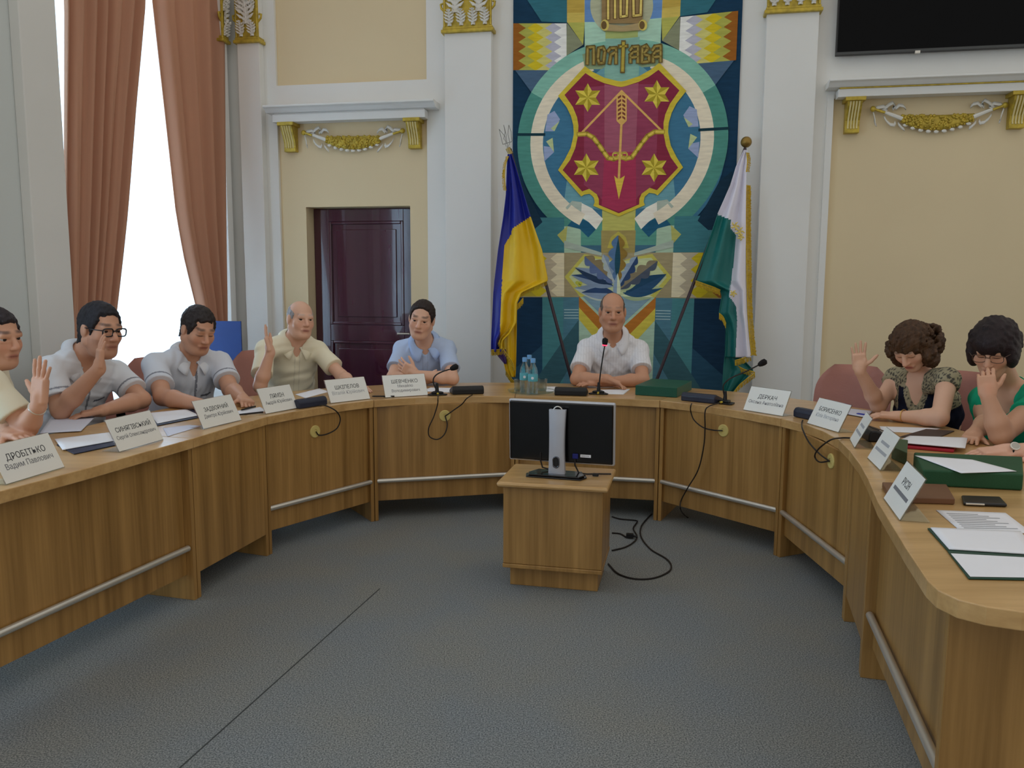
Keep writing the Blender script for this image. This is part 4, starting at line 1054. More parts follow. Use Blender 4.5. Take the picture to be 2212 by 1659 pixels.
        for ax in range(3):
            sl0 = [slice(None)] * 3; sl1 = [slice(None)] * 3; sl0[ax] = slice(0, -1); sl1[ax] = slice(1, None)
            ch = S[tuple(sl0)] != S[tuple(sl1)]; e = np.argwhere(ch); b1, b2 = (ax + 1) % 3, (ax + 2) % 3
            e = e[(e[:, b1] > 0) & (e[:, b2] > 0) & (e[:, b1] < D.shape[b1] - 1) & (e[:, b2] < D.shape[b2] - 1)]
            q = []
            for d1, d2 in ((-1, -1), (0, -1), (0, 0), (-1, 0)):
                f = e.copy(); f[:, b1] += d1; f[:, b2] += d2; q.append(idx[f[:, 0], f[:, 1], f[:, 2]])
            q = np.stack(q, 1); inside = S[e[:, 0], e[:, 1], e[:, 2]]; q[~inside] = q[~inside][:, ::-1]; Q.append(q)
        Q = np.concatenate(Q); Q = Q[(Q >= 0).all(1)]
        return P, Q
def field_obj(name, F, mat_, parent, tint=None, smooth_it=1):
    P, Q = F.mesh()
    base = np.array(BASE[parent.name]); me = bpy.data.meshes.new(name)
    if smooth_it:
        for _ in range(smooth_it):
            acc = np.zeros_like(P); cnt = np.zeros(len(P))
            for a, b in ((0, 1), (1, 2), (2, 3), (3, 0)):
                np.add.at(acc, Q[:, a], P[Q[:, b]]); np.add.at(acc, Q[:, b], P[Q[:, a]]); np.add.at(cnt, Q[:, a], 1); np.add.at(cnt, Q[:, b], 1)
            P = P * .5 + .5 * acc / np.maximum(cnt, 1)[:, None]
    me.vertices.add(len(P)); me.vertices.foreach_set('co', (P - base).astype(np.float32).ravel())
    me.loops.add(Q.size); me.loops.foreach_set('vertex_index', Q.ravel().astype(np.int32))
    me.polygons.add(len(Q)); me.polygons.foreach_set('loop_start', np.arange(0, Q.size, 4, dtype=np.int32)); me.polygons.foreach_set('loop_total', np.full(len(Q), 4, np.int32))
    me.polygons.foreach_set('use_smooth', np.ones(len(Q), bool)); me.materials.append(mat_); me.update(calc_edges=True); me.validate()
    if tint is not None:
        a = me.color_attributes.new('tint', 'FLOAT_COLOR', 'POINT'); c = np.ones((len(P), 4), np.float32); c[:, :3] = tint(P); a.data.foreach_set('color', c.ravel())
    ob = bpy.data.objects.new(name, me); COL.objects.link(ob); ob.parent = parent; BASE[ob.name] = tuple(base)
    return ob
def frame(yaw, pitch=0.0, roll=0.0):
    """rows: image-right axis, forward, up.  yaw 0 looks at the camera, positive turns to the image's right; pitch negative looks down"""
    y, p, r = map(math.radians, (yaw, pitch, roll))
    f = np.array([math.sin(y) * math.cos(p), -math.cos(y) * math.cos(p), math.sin(p)]); u = unit(np.array([0, 0, 1.0]) - f * f[2]); l = np.cross(u, f)
    l2 = l * math.cos(r) - u * math.sin(r); u2 = u * math.cos(r) + l * math.sin(r)
    return np.array([l2, f, u2])
M_SKIN = attr_mat('skin', .5, .35, .06, 250)
M_CLOTH = attr_mat('shirt_cloth', .85, .15, .12, 500)
M_EYEW = mat('eye_white', (186, 176, 168), .25); M_IRIS = mat('dark_iris', (46, 34, 30), .15)
M_GLF = mat('dark_spectacle_frame', (26, 26, 30), .3); M_GLT = mat('bronze_spectacle_frame', (96, 74, 60), .35, metal=.5)
M_LENS = glassy('spectacle_lens', (250, 252, 252), 0, .8, 1.2)
M_TROU = mat('dark_trousers', (40, 42, 52), .85, var=.1); M_SHOE = mat('black_shoe', (24, 22, 22), .4)
def hand(F, w, d, n, right, curl=(.1, .1, .1, .1), spread=.05, sc=1.0, thumb=.65):
    d = unit(d); n = unit(np.asarray(n, float) - d * (np.asarray(n) @ d)); s = np.cross(d, n) * (1 if right else -1); A = np.array([s, d, n]); w = np.asarray(w, float)
    F.rbox(w + d * .052 * sc, A, (.030 * sc, .038 * sc, .004 * sc), .010 * sc, .012)
    F.cone(w + d * .02 * sc + s * .016 * sc + n * .006 * sc, w + d * .055 * sc + s * .03 * sc + n * .006 * sc, .015 * sc, .012 * sc, .012)
    F.cone(w - d * .01, w + d * .03 * sc, .025 * sc, .026 * sc, .015)
    tips = []
    for j, (o, L) in enumerate(((.030, .072), (.0105, .080), (-.0095, .074), (-.0285, .058))):
        b = w + (d * (.092 - .004 * abs(j - 1)) + s * o) * sc; a = spread * (1.4 - j); dr = d * math.cos(a) + s * math.sin(a); c = curl[j]; p = b - dr * .012
        rad = (.0092, .0094, .009, .008)[j] * sc; ang = c * .7
        for q, fr_ in enumerate((.46, .3, .24)):
            dd = dr * math.cos(ang) + n * math.sin(ang); e = p + dd * (L * fr_ + (.012 if q == 0 else 0)) * sc; F.cone(p, e, rad * (1 - .08 * q), rad * (1 - .08 * (q + 1)), .0035); p = e; ang += c
        tips.append(p)
    b = w + (d * .028 + s * .026 + n * .004) * sc; t1 = unit(d * .7 + s * thumb + n * .25); e = b + t1 * .042 * sc; F.cone(b, e, .0135 * sc, .0112 * sc, .006)
    t2 = unit(d * .85 + s * thumb * .75 + n * .1); e2 = e + t2 * .032 * sc; F.cone(e, e2, .0112 * sc, .0098 * sc, .004); e3 = e2 + t2 * .018 * sc; F.cone(e2, e3, .0098 * sc, .0075 * sc, .004)
    return s
def person(spec):
    sp = spec; rs = np.random.default_rng(sp.get('seed', 1))
    HA = frame(*sp['face']); hc = np.asarray(sp['head'], float); hs = sp.get('hs', 1.0); BA = frame(sp['body']); neck = np.asarray(sp['neck'], float); fem = sp.get('fem', False)
    fwd = BA[1]; lat = BA[0]
    hip = np.array([neck[0], neck[1], 0]) - fwd * sp.get('lean', .2) + np.array([0, 0, .56]) if 'hip' not in sp else np.asarray(sp['hip'], float)
    up = unit(neck - hip); fwp = unit(fwd - up * (fwd @ up)); TA = np.array([np.cross(up, fwp) * -1, fwp, up]); TA[0] = lat - up * (lat @ up) - fwp * (lat @ fwp); TA[0] = unit(TA[0])
    t = thing('person', sp['label'], 'person', (hip[0], hip[1], 0), sp.get('group', 'people seated at the table'))
    H = lambda x, y, z: hc + (HA[0] * x + HA[1] * y + HA[2] * z) * hs
    arms = [(np.asarray(sp['sR'], float), np.asarray(sp['eR'], float), np.asarray(sp['wR'], float), True), (np.asarray(sp['sL'], float), np.asarray(sp['eL'], float), np.asarray(sp['wL'], float), False)]
    for S, E, W, r in arms:            # arms rest on the table top, not in it
        E[2] = max(E[2], ZT + .004 + .040 * sp.get('arm', 1.0)); W[2] = max(W[2], ZT + .004 + .028 * sp.get('arm', 1.0))
    pts = np.array([hc, neck, hip] + [p for a in arms for p in a[:3]]); lo = pts.min(0) - .24; hi = pts.max(0) + .24; lo[2] = max(lo[2], .40)
    bulk = sp.get('bulk', 1.0); am = sp.get('arm', 1.0)
    # --- body
    F = Field(lo, hi, .0041)
    def torso(F, inf):
        F.ell(neck - up * .17 + fwp * .005, TA, (.158 * bulk, .105 * bulk, .19), .04, inflate=inf)
        F.ell(hip + up * .17 + fwp * (.02 * bulk), TA, (.15 * bulk, .125 * bulk, .17), .05, inflate=inf)
        F.ell(hip, TA, (.17 * bulk, .13 * bulk, .12), .05, inflate=inf)
        for S, E, W, r in arms:
            F.cone(neck - up * .03, S, .062 + inf, .056 + inf, .04)
            if not fem: F.cone(neck + up * .02 - fwp * .02, neck * .45 + S * .55 + up * .012, .05 + inf, .05 + inf, .03)
        if fem:
            for sg in (-1, 1): F.ell(neck - up * .21 + fwp * .085 + TA[0] * (sg * .07), TA, (.068, .062, .066), .03, inflate=inf)
    torso(F, 0)
    F.cone(H(0, -.03, -.05), neck - up * .03, .056 * hs * (.88 if fem else 1.0), .062 * (.9 if fem else 1.0), .03)
    E3 = lambda c, r, k=.02, mode='add': F.ell(H(*c), HA, np.array(r) * hs, k, mode)
    E3((0, -.012, .03), (.075, .097, .088)); E3((0, .026, -.036), ((.066 if not fem else .06) * sp.get('wide', 1.0), .068, .084))
    for sg in (-1, 1):
        F.cone(H(sg * (.046 if fem else .05 * sp.get('wide', 1.0)), -.005, -.052), H(sg * .02, .058, -.096), (.026 if fem else .03) * hs * sp.get('jaw', 1.0), (.019 if fem else .024) * hs, .02)
        E3((sg * .042 * sp.get('wide', 1.0), .055, -.024), (.026, .024, .028), .02); E3((sg * .078, -.008, -.004), (.010, .021, .032), .006)
        F.ball(H(sg * .032, .106, .009), .0185 * hs, .012, 'sub')
        if sp.get('shut'): E3((sg * .031, .078, .006), (.016, .012, .012), .006)
        else: F.cone(H(sg * .047, .079, .0165), H(sg * .017, .087, .0175), .0065 * hs, .0065 * hs, .005); F.cone(H(sg * .045, .078, -.004), H(sg * .019, .085, -.004), .0055 * hs, .0055 * hs, .006)
    F.ball(H(0, .068, -.097), .023 * hs, .02)
    if not fem: F.ell(H(0, .02, -.1), HA, np.array((.05, .05, .03)) * hs * sp.get('jaw', 1.0), .03)
    F.cone(H(-.036, .082, .028), H(.036, .082, .028), .012 * hs, .012 * hs, .016)
    F.cone(H(0, .088, .016), H(0, .113, -.026), .0085 * hs, .0125 * hs, .012); F.cone(H(-.011, .1, -.031), H(.011, .1, -.031), .009 * hs, .009 * hs, .008)
    F.cone(H(-.02, .086, -.061), H(.02, .086, -.061), .0085 * hs, .0085 * hs, .008); F.cone(H(-.015, .085, -.072), H(.015, .085, -.072), .009 * hs, .009 * hs, .008)
    for S, E, W, r in arms:
        F.cone(S, E, .050 * am, .041 * am, .03); mid = E + (W - E) * .3; F.cone(E, mid, .041 * am, .042 * am, .02); F.cone(mid, W, .042 * am, .027 * am, .02)
    hR = hand(F, arms[0][2], sp['dR'], sp['nR'], True, sp.get('cR', (.25,) * 4), sp.get('spR', .05), sp.get('hand', 1.0), sp.get('tR', .65))
    hL = hand(F, arms[1][2], sp['dL'], sp['nL'], False, sp.get('cL', (.25,) * 4), sp.get('spL', .05), sp.get('hand', 1.0), sp.get('tL', .65))
    sk, lips, brow = np.array(lin(sp['skin'])), np.array(lin(sp.get('lips', (172, 104, 92)))), np.array(lin(sp['hair'][1]))
    def tint(P):
        l = ((P - hc) @ HA.T) / hs; x, y, z = l[:, 0], l[:, 1], l[:, 2]; C = np.tile(sk, (len(P), 1)); nf = y > .04
        def mixin(m, c, a): C[:] = C * (1 - (m * a)[:, None]) + np.asarray(c)[None] * (m * a)[:, None]
        blush = np.exp(-(((np.abs(x) - .04) / .022) ** 2 + ((z + .03) / .025) ** 2)) * (y > .02) * (np.abs(z) < .1); mixin(blush, sk * np.array([1.04, .82, .8]), .5)
        mixin(np.exp(-((x / .016) ** 2 + ((z + .024) / .016) ** 2)) * (y > .085), sk * np.array([1.03, .84, .82]), .5)
        mixin(np.exp(-(((np.abs(x) - .032) / .02) ** 4 + ((z - .036 - .05 * np.abs(np.abs(x) - .03)) / .0065) ** 4)) * nf * (np.abs(z) < .1) * (y < .102), brow, sp.get('brow', .75))
        mixin(np.exp(-(((x) / .023) ** 4 + ((z + .0655) / .0095) ** 4)) * (y > .07) * (y < .1), lips * 1.0, .85 * 1.0)
        mixin(np.exp(-(((x) / .024) ** 4 + ((z + .0655) / .0028) ** 4)) * (y > .07) * (y < .1), lips * .35, .8)
        if sp.get('shut'): mixin(np.exp(-(((np.abs(x) - .031) / .017) ** 4 + ((z - .001) / .0035) ** 4)) * nf * (y < .098), brow * .6, .85)
        st = sp.get('stubble', 0)
        if st: mixin(((z < -.035) & (z > -.14) & (y > .0) & (np.abs(x) < .075)).astype(float), sk * np.array([.5, .46, .46]), st)
        return C
    F.rest(ZT + .0015)
    field_obj('body', F, M_SKIN, t, tint)
    # --- eyes
    if not sp.get('shut'):
        for sg in (-1, 1):
            g = G(); c = H(sg * .0315, .0755, .0075); lk = unit(HA[1] + HA[0] * sp.get('look', (0, 0))[0] + HA[2] * sp.get('look', (0, 0))[1]); a = unit(np.cross(lk, HA[2])); b = np.cross(a, lk)
            g.ball(c, .0128 * hs, 16, 12, 0, a, b, lk)
            V = np.array(g.v); g.mi = [1 if unit(np.mean(V[list(f)], 0) - c) @ lk > .79 else 0 for f in g.f]; g.build('eye', [M_EYEW, M_IRIS], t, smooth='all')
    # --- hair
    kind, hcol = sp['hair'][0], sp['hair'][1]
    hm = mat('hair_%d_%d_%d' % hcol, hcol, .55, var=.45, scale=60, bump=.8, bscale=260, stretch=(1, 1, .3), spec=.3)
    R = .2 * hs; HF = Field(hc - R * 1.25, hc + R * 1.25, .0042)
    def plane(F_, o, n):
        o = H(*o); nn = HA[0] * n[0] + HA[1] * n[1] + HA[2] * n[2]
        x = F_.lo[0] + F_.h * np.arange(F_.n[0]); y = F_.lo[1] + F_.h * np.arange(F_.n[1]); z = F_.lo[2] + F_.h * np.arange(F_.n[2])
        d = ((x - o[0]) * nn[0])[:, None, None] + ((y - o[1]) * nn[1])[None, :, None] + ((z - o[2]) * nn[2])[None, None, :]; F_.D = np.maximum(F_.D, d.astype(np.float32))
    HE = lambda c, r, k=.02, mode='add': HF.ell(H(*c), HA, np.array(r) * hs, k, mode)
    if kind in ('short', 'fringe', 'crop'):
        th = {'short': .010, 'fringe': .004, 'crop': .0028}[kind]
        HE((0, -.012, .03), (.075 + th, .097 + th, .088 + th * (1.5 if kind == 'short' else 1))); HF.cone(H(0, -.05, -.04), H(0, -.06, -.07), (.056 + th) * hs, (.05 + th) * hs, .02)
        HF.ripple(.0006, 160, 3)
        hl = sp.get('hairline', (.066, .092)); n = unit((0, .086, -.034)); plane(HF, (0, hl[0], hl[1]), n); n = unit((0, .447, -.894)); plane(HF, (0, .03, -.022), n)
        for sg in (-1, 1):
            HE((sg * .082, .0, -.012), (.02, .026, .036), .006, 'sub')
            if kind == 'short': HE((sg * .05, .085, .07), (.02, .032, .03), .008, 'sub')
        if kind == 'fringe': plane(HF, (0, .0, .062), unit((0, .45, .9)))
        HF.ripple(.0013, 210, 4)
        if kind == 'crop': plane(HF, (0, .0, .088), unit((0, .75, .66)))
    elif kind == 'curly':
        HE((0, -.014, .034), (.088, .108, .096)); HE((0, -.06, -.05), (.098, .075, .1))
        for sg in (-1, 1): HE((sg * .078, .0, -.055), (.042, .062, .085))
        for q in range(420):
            v = rs.normal(size=3); v /= np.linalg.norm(v); p = np.array([v[0] * .105, v[1] * .112 - .022, v[2] * .115 - .01])
            if p[2] < -.0: p[0] *= 1.22; p[1] = p[1] * 1.15 - .012
            if p[1] > .03 and p[2] < .03 and abs(p[0]) < .075: continue
            r_ = rs.uniform(.008, .017) * (1.2 if p[2] < 0 else .8); HF.ball(H(*p), r_ * hs, .006)
        HF.ripple(.003, 190, 5)
        HE((0, .115, -.062), (.052, .075, .088), .012, 'sub')
    elif kind == 'bob':
        HE((0, -.02, .036), (.094, .114, .098)); HE((0, -.055, -.02), (.09, .072, .085))
        for sg in (-1, 1): HE((sg * .074, .012, -.012), (.03, .06, .07)); 
        HE((0, .062, .052), (.06, .045, .045))
        for q in range(120):
            v = rs.normal(size=3); v /= np.linalg.norm(v); p = (v[0] * .098, v[1] * .114 - .02, v[2] * .1 + .03)
            if p[1] > .04 and p[2] < .03: continue
            HF.cone(H(*p), H(p[0] * 1.03, p[1] - .02, p[2] - .035), .008 * hs, .005 * hs, .012)
        HF.ripple(.0009, 150, 9); HE((0, .112, -.068), (.05, .07, .085), .01, 'sub')
    field_obj('hair', HF, hm, t)
    # --- shirt
    lo2 = np.minimum(np.minimum(neck, hip), np.minimum(arms[0][0], arms[1][0])) - .26; hi2 = np.maximum(np.maximum(neck, hip), np.maximum(arms[0][0], arms[1][0])) + .26
    lo2 = np.minimum(lo2, np.minimum(arms[0][1], arms[1][1]) - .09); hi2 = np.maximum(hi2, np.maximum(arms[0][1], arms[1][1]) + .09)
    SF = Field(lo2, hi2, .0052); torso(SF, .013 if not fem else .008)
    sl = sp.get('sleeve', .68)
    SF.ripple(.0034, 24, sp.get('seed', 1)); SF.ripple(.0026, 55, sp.get('seed', 1) + 7)
    for S, E, W, r in arms:
        ax_ = unit(E - S); e = S + (E - S) * sl
        SF.cone(S - ax_ * .01, e, (.058 if not fem else .055) * am, (.062 if not fem else .055) * am + (.008 if sl > .4 else 0), .03, flat=True)
    nk = sp.get('neckline', .055)
    nb = neck - up * .02
    SF.cone(nb - up * .01, H(0, -.02, -.04), .066 if not fem else .07, .085, .008, 'sub')
    if fem:
        SF.cone(neck + fwp * .075 + up * .03, neck + fwp * .13 - up * nk, .06, .02, .012, 'sub')
        if sl < .2:
            for S, E, W, r in arms: SF.cone(S + (E - S) * .1 - up * .1, E, .075, .06, .01, 'sub') if False else None
    else:
        SF.cone(neck + fwp * .055 + up * .03, neck + fwp * .13 - up * nk, .045, .006, .008, 'sub')
    sc_ = np.array(lin(sp['shirt'])); pat = sp.get('pattern')
    def stint(P):
        C = np.tile(sc_, (len(P), 1)); r_ = P - neck; x = r_ @ TA[0]; y = r_ @ TA[1]; z = r_ @ TA[2]
        def mixin(m, c, a): C[:] = C * (1 - (m * a)[:, None]) + np.asarray(c)[None] * (m * a)[:, None]
        if pat == 'stripe':
            mixin((np.sin(x * 330) > .72).astype(float), sc_ * .8, .6); mixin((np.sin(z * 240) > .85).astype(float), sc_ * .86, .4)
        if pat == 'trim':
            mixin((np.abs(x - .012) < .006).astype(float) * (y > .02) * (z < -.02), np.array(lin((86, 90, 104))), .75)
            mixin((np.abs(z + .2) < .006) * (x > .05) * (x < .125) * (y > 0.), np.array(lin((60, 64, 84))), .85)
            for S, E, W, rr in arms:
                tt = ((P - S) @ (E - S)) / ((E - S) @ (E - S)); mixin((np.abs(tt - sl + .12) < .022) * (np.linalg.norm(P - S - np.outer(tt, E - S), axis=1) < .085), np.array(lin((70, 76, 96))), .7)
        if pat == 'placket': mixin((np.abs(np.abs(x) - .017) < .003).astype(float) * (y > .02) * (z < -.03), sc_ * .72, .6)
        if pat == 'lace':
            a0 = fwp * .075 + up * .03; a1 = fwp * .13 - up * nk; ab = a1 - a0; tt = np.clip((r_ - a0) @ ab / (ab @ ab), 0, 1); dist = np.linalg.norm(r_ - a0 - np.outer(tt, ab), axis=1) - (.06 - .04 * tt)
            m = ((dist < .03) | ((np.abs(x) > .105) & (z > -.15)) | (z > -.03)).astype(float)
            q = np.sin(x * 190 + 2 * np.sin(z * 120)) * np.sin(z * 170 + 2 * np.sin(x * 110 + y * 90)); mixin(m, np.array(lin((168, 158, 128))), .9); mixin(m * (q > .25), np.array(lin((30, 34, 44))), .8)
        return C
    field_obj('shirt' if not fem else 'top', SF, M_CLOTH, t, stint)
    # --- collar
    if not fem:
        nax = unit(H(0, -.02, -.05) - (neck - up * .03)); c0 = neck + up * .004 + fwp * .006; fa = unit(fwp - nax * (fwp @ nax)); la = np.cross(fa, nax); la = la if la @ lat > 0 else -la
        cm = mat('collar_%d_%d_%d' % tuple(sp.get('collar', sp['shirt'])), tuple(sp.get('collar', sp['shirt'])), .85, var=.03)
        for sg in (-1, 1):
            g = G(); Pn = []
            for q in range(19):
                w = math.radians(14 + 166 * q / 18) * sg; dv = fa * math.cos(w) + la * math.sin(w); cw = max(0, math.cos(w)); e = max(0, 1 - q / 6.0)
                drop = .05 * cw; r0 = .073 + .008 * cw
                top = c0 + dv * r0 + nax * (.062 - drop)
                out = c0 + dv * (r0 + .04 + .02 * e) + nax * (.062 - drop - .036 - .016 * e) + la * sg * (.022 * e) + fa * (.012 * cw)
                mid = (top + out) / 2 + dv * .008; low = c0 + dv * (r0 - .002) + nax * (.008 - drop)
                Pn.append([low, top - dv * .002, top, mid, out])
            g.grid(Pn); g.build('collar', cm, t, smooth='all', solid=.004)
    # --- legs
    zk = .5; TF_lo = np.array([hip[0] - .8, hip[1] - .8, 0]); F2 = Field(hip - np.array([.75, .75, .56]), hip + np.array([.75, .75, .14]), .014)
    tuck = sp.get('thigh', .40)
    for sg in (-1, 1):
        h0 = hip + lat * (.09 * sg) - np.array([0, 0, .04]); kn = hip + lat * (.11 * sg) + fwd * tuck; kn[2] = .5; an = kn - fwd * .1; an[2] = .1
        F2.cone(h0, kn, .085, .062, .04); F2.cone(kn, an, .062, .046, .03, flat=True)
        g = G(); a = an.copy(); a[2] = 0
        P = [[a + fwd * y + lat * (x * wdt) + np.array([0, 0, z]) for x, z in ((-1, .001), (-1, hh * .6), (-.5, hh), (.5, hh), (1, hh * .6), (1, .001))] for y, wdt, hh in ((-.09, .03, .07), (-.05, .04, .1), (.03, .04, .095), (.1, .048, .06), (.16, .042, .045), (.185, .02, .03))]
        g.grid(P); g.add(P[0], [tuple(range(6))]); g.add(P[-1], [tuple(range(5, -1, -1))]); g.build('shoe', M_SHOE, t, smooth=True)
    F2.ell(hip, TA, (.165, .13, .1), .04)
    field_obj('trousers' if not fem else 'skirt_trousers', F2, sp.get('trouser', M_TROU), t)
    # --- glasses
    if sp.get('glasses'):
        thick, gm = (.0032, M_GLF) if sp['glasses'] == 'thick' else (.0016, M_GLT)
        g = G()
        for sg in (-1, 1):
            ring = [H(sg * .034 + .026 * math.copysign(abs(math.cos(w)) ** .6, math.cos(w)), .106 - .006 * abs(math.cos(w)), .004 + .018 * math.copysign(abs(math.sin(w)) ** .6, math.sin(w))) for w in np.linspace(0, 6.283, 25)]
            g.tube(ring, thick * hs, 6, caps=False); g.tube([H(sg * .061, .1, .012), H(sg * .078, .07, .012), H(sg * .083, -.01, .01), H(sg * .08, -.03, -.005)], thick * .8 * hs, 6)
        g.tube([H(-.009, .105, .01), H(0, .108, .012), H(.009, .105, .01)], thick * hs, 6); o = g.build('spectacles', gm, t, smooth=True)
    return t, dict(H=H, HA=HA, TA=TA, neck=neck, up=up, fwp=fwp, hR=hR, hL=hL)
def A_(u, v, y): return at(u, v, y)
PEOPLE = {}
def wrist_band(t, W, E, r, name, m, face=None, n=None):
    W = np.array(W); E = np.array(E); W[2] = max(W[2], ZT + .036); E[2] = max(E[2], ZT + .046)
    ax_ = unit(np.asarray(W) - np.asarray(E)); a = unit(np.cross(ax_, [0, 0, 1.0])); b = np.cross(ax_, a); c = np.asarray(W) - ax_ * .025
    g = G(); g.tube([c + (a * math.cos(w) + b * math.sin(w)) * r for w in np.linspace(0, 6.283, 25)], .0045 if face else .003, 6, caps=False); o = g.build(name, m, t, smooth=True)
    if face:
        n = unit(n); g = G(); x = unit(np.cross(n, ax_)); y = np.cross(n, x); g.lathe([(0, -.004), (.0185, -.004), (.0185, .004), (.015, .006)], c + n * r, 20, 0, x, y, n); q = g.build('watch_case', M_STEEL, o, smooth=True)
        g = G(); g.lathe([(0, .0055), (.0148, .0055), (.0148, .0065), (0, .0065)], c + n * r, 18, 0, x, y, n); g.build('watch_dial', mat('watch_dial', (176, 172, 160), .3), o)
SK1, SK2, SK3 = (206, 156, 128), (200, 148, 118), (220, 174, 148)
PEOPLE['P6'] = person(dict(label='balding man in a white checked short-sleeved shirt before the tapestry', seed=6, head=A_(1323, 674, 5.62), face=(-3, -4, 0), hs=1.1, body=-6, neck=A_(1324, 729, 5.78), lean=.2, skin=SK2, hair=('crop', (96, 84, 76)), brow=.45, shirt=(232, 232, 236), pattern='stripe', bulk=1.1, arm=1.08, jaw=1.08,
 sR=A_(1268, 753, 5.84), eR=A_(1246, 826, 5.62), wR=A_(1312, 818, 5.45), sL=A_(1380, 756, 5.82), eL=A_(1388, 831, 5.60), wL=A_(1300, 833, 5.52), dR=(.8, -.3, -.32), nR=(-.1, -.3, -.9), cR=(.1, .3, .35, .35), spR=.12, dL=(-1, -.05, -.02), nL=(0, .1, -1), cL=(.15,) * 4, stubble=.12))
PEOPLE['P5'] = person(dict(label='dark-haired man in a pale blue shirt with folded arms', seed=5, head=A_(911, 690, 5.68), face=(-4, -10, 9), hs=1.06, body=10, neck=A_(917, 742, 5.84), lean=.2, skin=SK3, hair=('short', (46, 36, 34)), shirt=(184, 202, 232), collar=(176, 200, 240), pattern='placket', bulk=.98,
 sR=A_(870, 755, 5.9), eR=A_(848, 826, 5.68), wR=A_(920, 822, 5.62), sL=A_(964, 755, 5.86), eL=A_(978, 826, 5.62), wL=A_(898, 808, 5.50), dR=(.9, -.1, .2), nR=(.0, .5, .8), cR=(.2,) * 4, dL=(-.75, .1, .42), nL=(.1, .8, .1), cL=(.35, .4, .4, .4), spL=.1, neckline=.07))
PEOPLE['P4'] = person(dict(label='bald man in a cream shirt raising his right hand', seed=4, head=A_(649, 690, 5.5), face=(38, -3, 4), hs=1.04, body=32, neck=A_(634, 740, 5.58), lean=.2, skin=SK3, hair=('fringe', (150, 148, 150)), brow=.4, shirt=(236, 230, 204), pattern='placket', bulk=1.05, look=(-.35, .0),
 sR=A_(573, 757, 5.42), eR=A_(562, 840, 5.16), wR=A_(584, 760, 5.14), sL=A_(686, 757, 5.66), eL=A_(738, 812, 5.5), wL=A_(768, 836, 5.28), dR=(-.24, .0, 1), nR=(.97, .22, .1), cR=(.12, .1, .1, .12), spR=.02, dL=(.6, -.6, -.05), nL=(0, 0, -1), cL=(.2,) * 4, neckline=.085, tR=.25))
PEOPLE['P3'] = person(dict(label='heavy-set man in a white trimmed shirt looking down at papers', seed=3, head=A_(428, 712, 4.92), face=(48, -22, 4), hs=1.12, body=45, neck=A_(406, 770, 5.0), lean=.22, skin=SK1, hair=('short', (44, 38, 38)), hairline=(.074, .078), shirt=(216, 222, 232), pattern='trim', collar=(226, 230, 236), bulk=1.22, arm=1.18, jaw=1.15, shut=True, stubble=.1,
 sR=A_(335, 790, 4.84), eR=A_(352, 868, 4.6), wR=A_(432, 880, 4.42), sL=A_(476, 786, 5.12), eL=A_(498, 848, 4.95), wL=A_(524, 866, 4.66), dR=(.9, -.3, -.06), nR=(0, 0, -1), cR=(.3,) * 4, dL=(.55, -.8, -.12), nL=(-.2, -.1, -1), cL=(.55, .65, .7, .7), neckline=.08, hand=1.05))
PEOPLE['P2'] = person(dict(label='man in black-rimmed glasses raising his hand before his face', seed=2, head=A_(217, 712, 4.3), face=(62, -8, 2), hs=1.14, body=55, neck=A_(172, 774, 4.36), lean=.26, skin=SK1, hair=('short', (36, 36, 42)), hairline=(.07, .08), shirt=(222, 226, 232), pattern='trim', bulk=1.16, arm=1.15, jaw=1.12, glasses='thick', stubble=.3,
 sR=A_(108, 800, 4.18), eR=A_(132, 888, 4.12), wR=A_(214, 796, 4.06), sL=A_(252, 808, 4.6), eL=A_(306, 866, 4.5), wL=A_(222, 897, 4.18), dR=(.12, .02, 1), nR=(.75, .6, .1), cR=(.12,) * 4, spR=.06, dL=(-.85, -.5, -.1), nL=(0, 0, -1), cL=(.2,) * 4, neckline=.07))
p1_ = person(dict(label='man in a cream shirt at the left edge with raised open palm', seed=1, head=A_(-8, 730, 3.72), face=(72, -6, -2), hs=1.1, body=62, neck=A_(-44, 798, 3.78), lean=.24, skin=SK1, hair=('short', (44, 38, 42)), hairline=(.074, .075), shirt=(228, 222, 198), bulk=1.05, arm=1.05, stubble=.1,
 sR=A_(-20, 832, 3.56), eR=A_(58, 924, 3.56), wR=A_(84, 874, 3.48), sL=A_(-60, 815, 4.06), eL=A_(-20, 915, 3.9), wL=A_(20, 945, 3.55), dR=(.1, .05, 1), nR=(.45, .85, .05), cR=(.04, .02, .03, .05), spR=.17, dL=(.8, -.5, 0), nL=(0, 0, -1), cL=(.2,) * 4, hand=1.18, tR=1.5, neckline=.07))
wrist_band(p1_[0], A_(84, 874, 3.48), A_(58, 924, 3.56), .033, 'wristwatch', M_STEEL, True, (1, .1, .4))
g = G(); H1 = p1_[1]; c = H1['neck'] + H1['fwp'] * .06; g.tube([c, c - H1['up'] * .03 + H1['fwp'] * .02], [.02, .012], 8); g.build('necktie', mat('navy_tie', (30, 34, 80), .6), p1_[0], smooth=True)
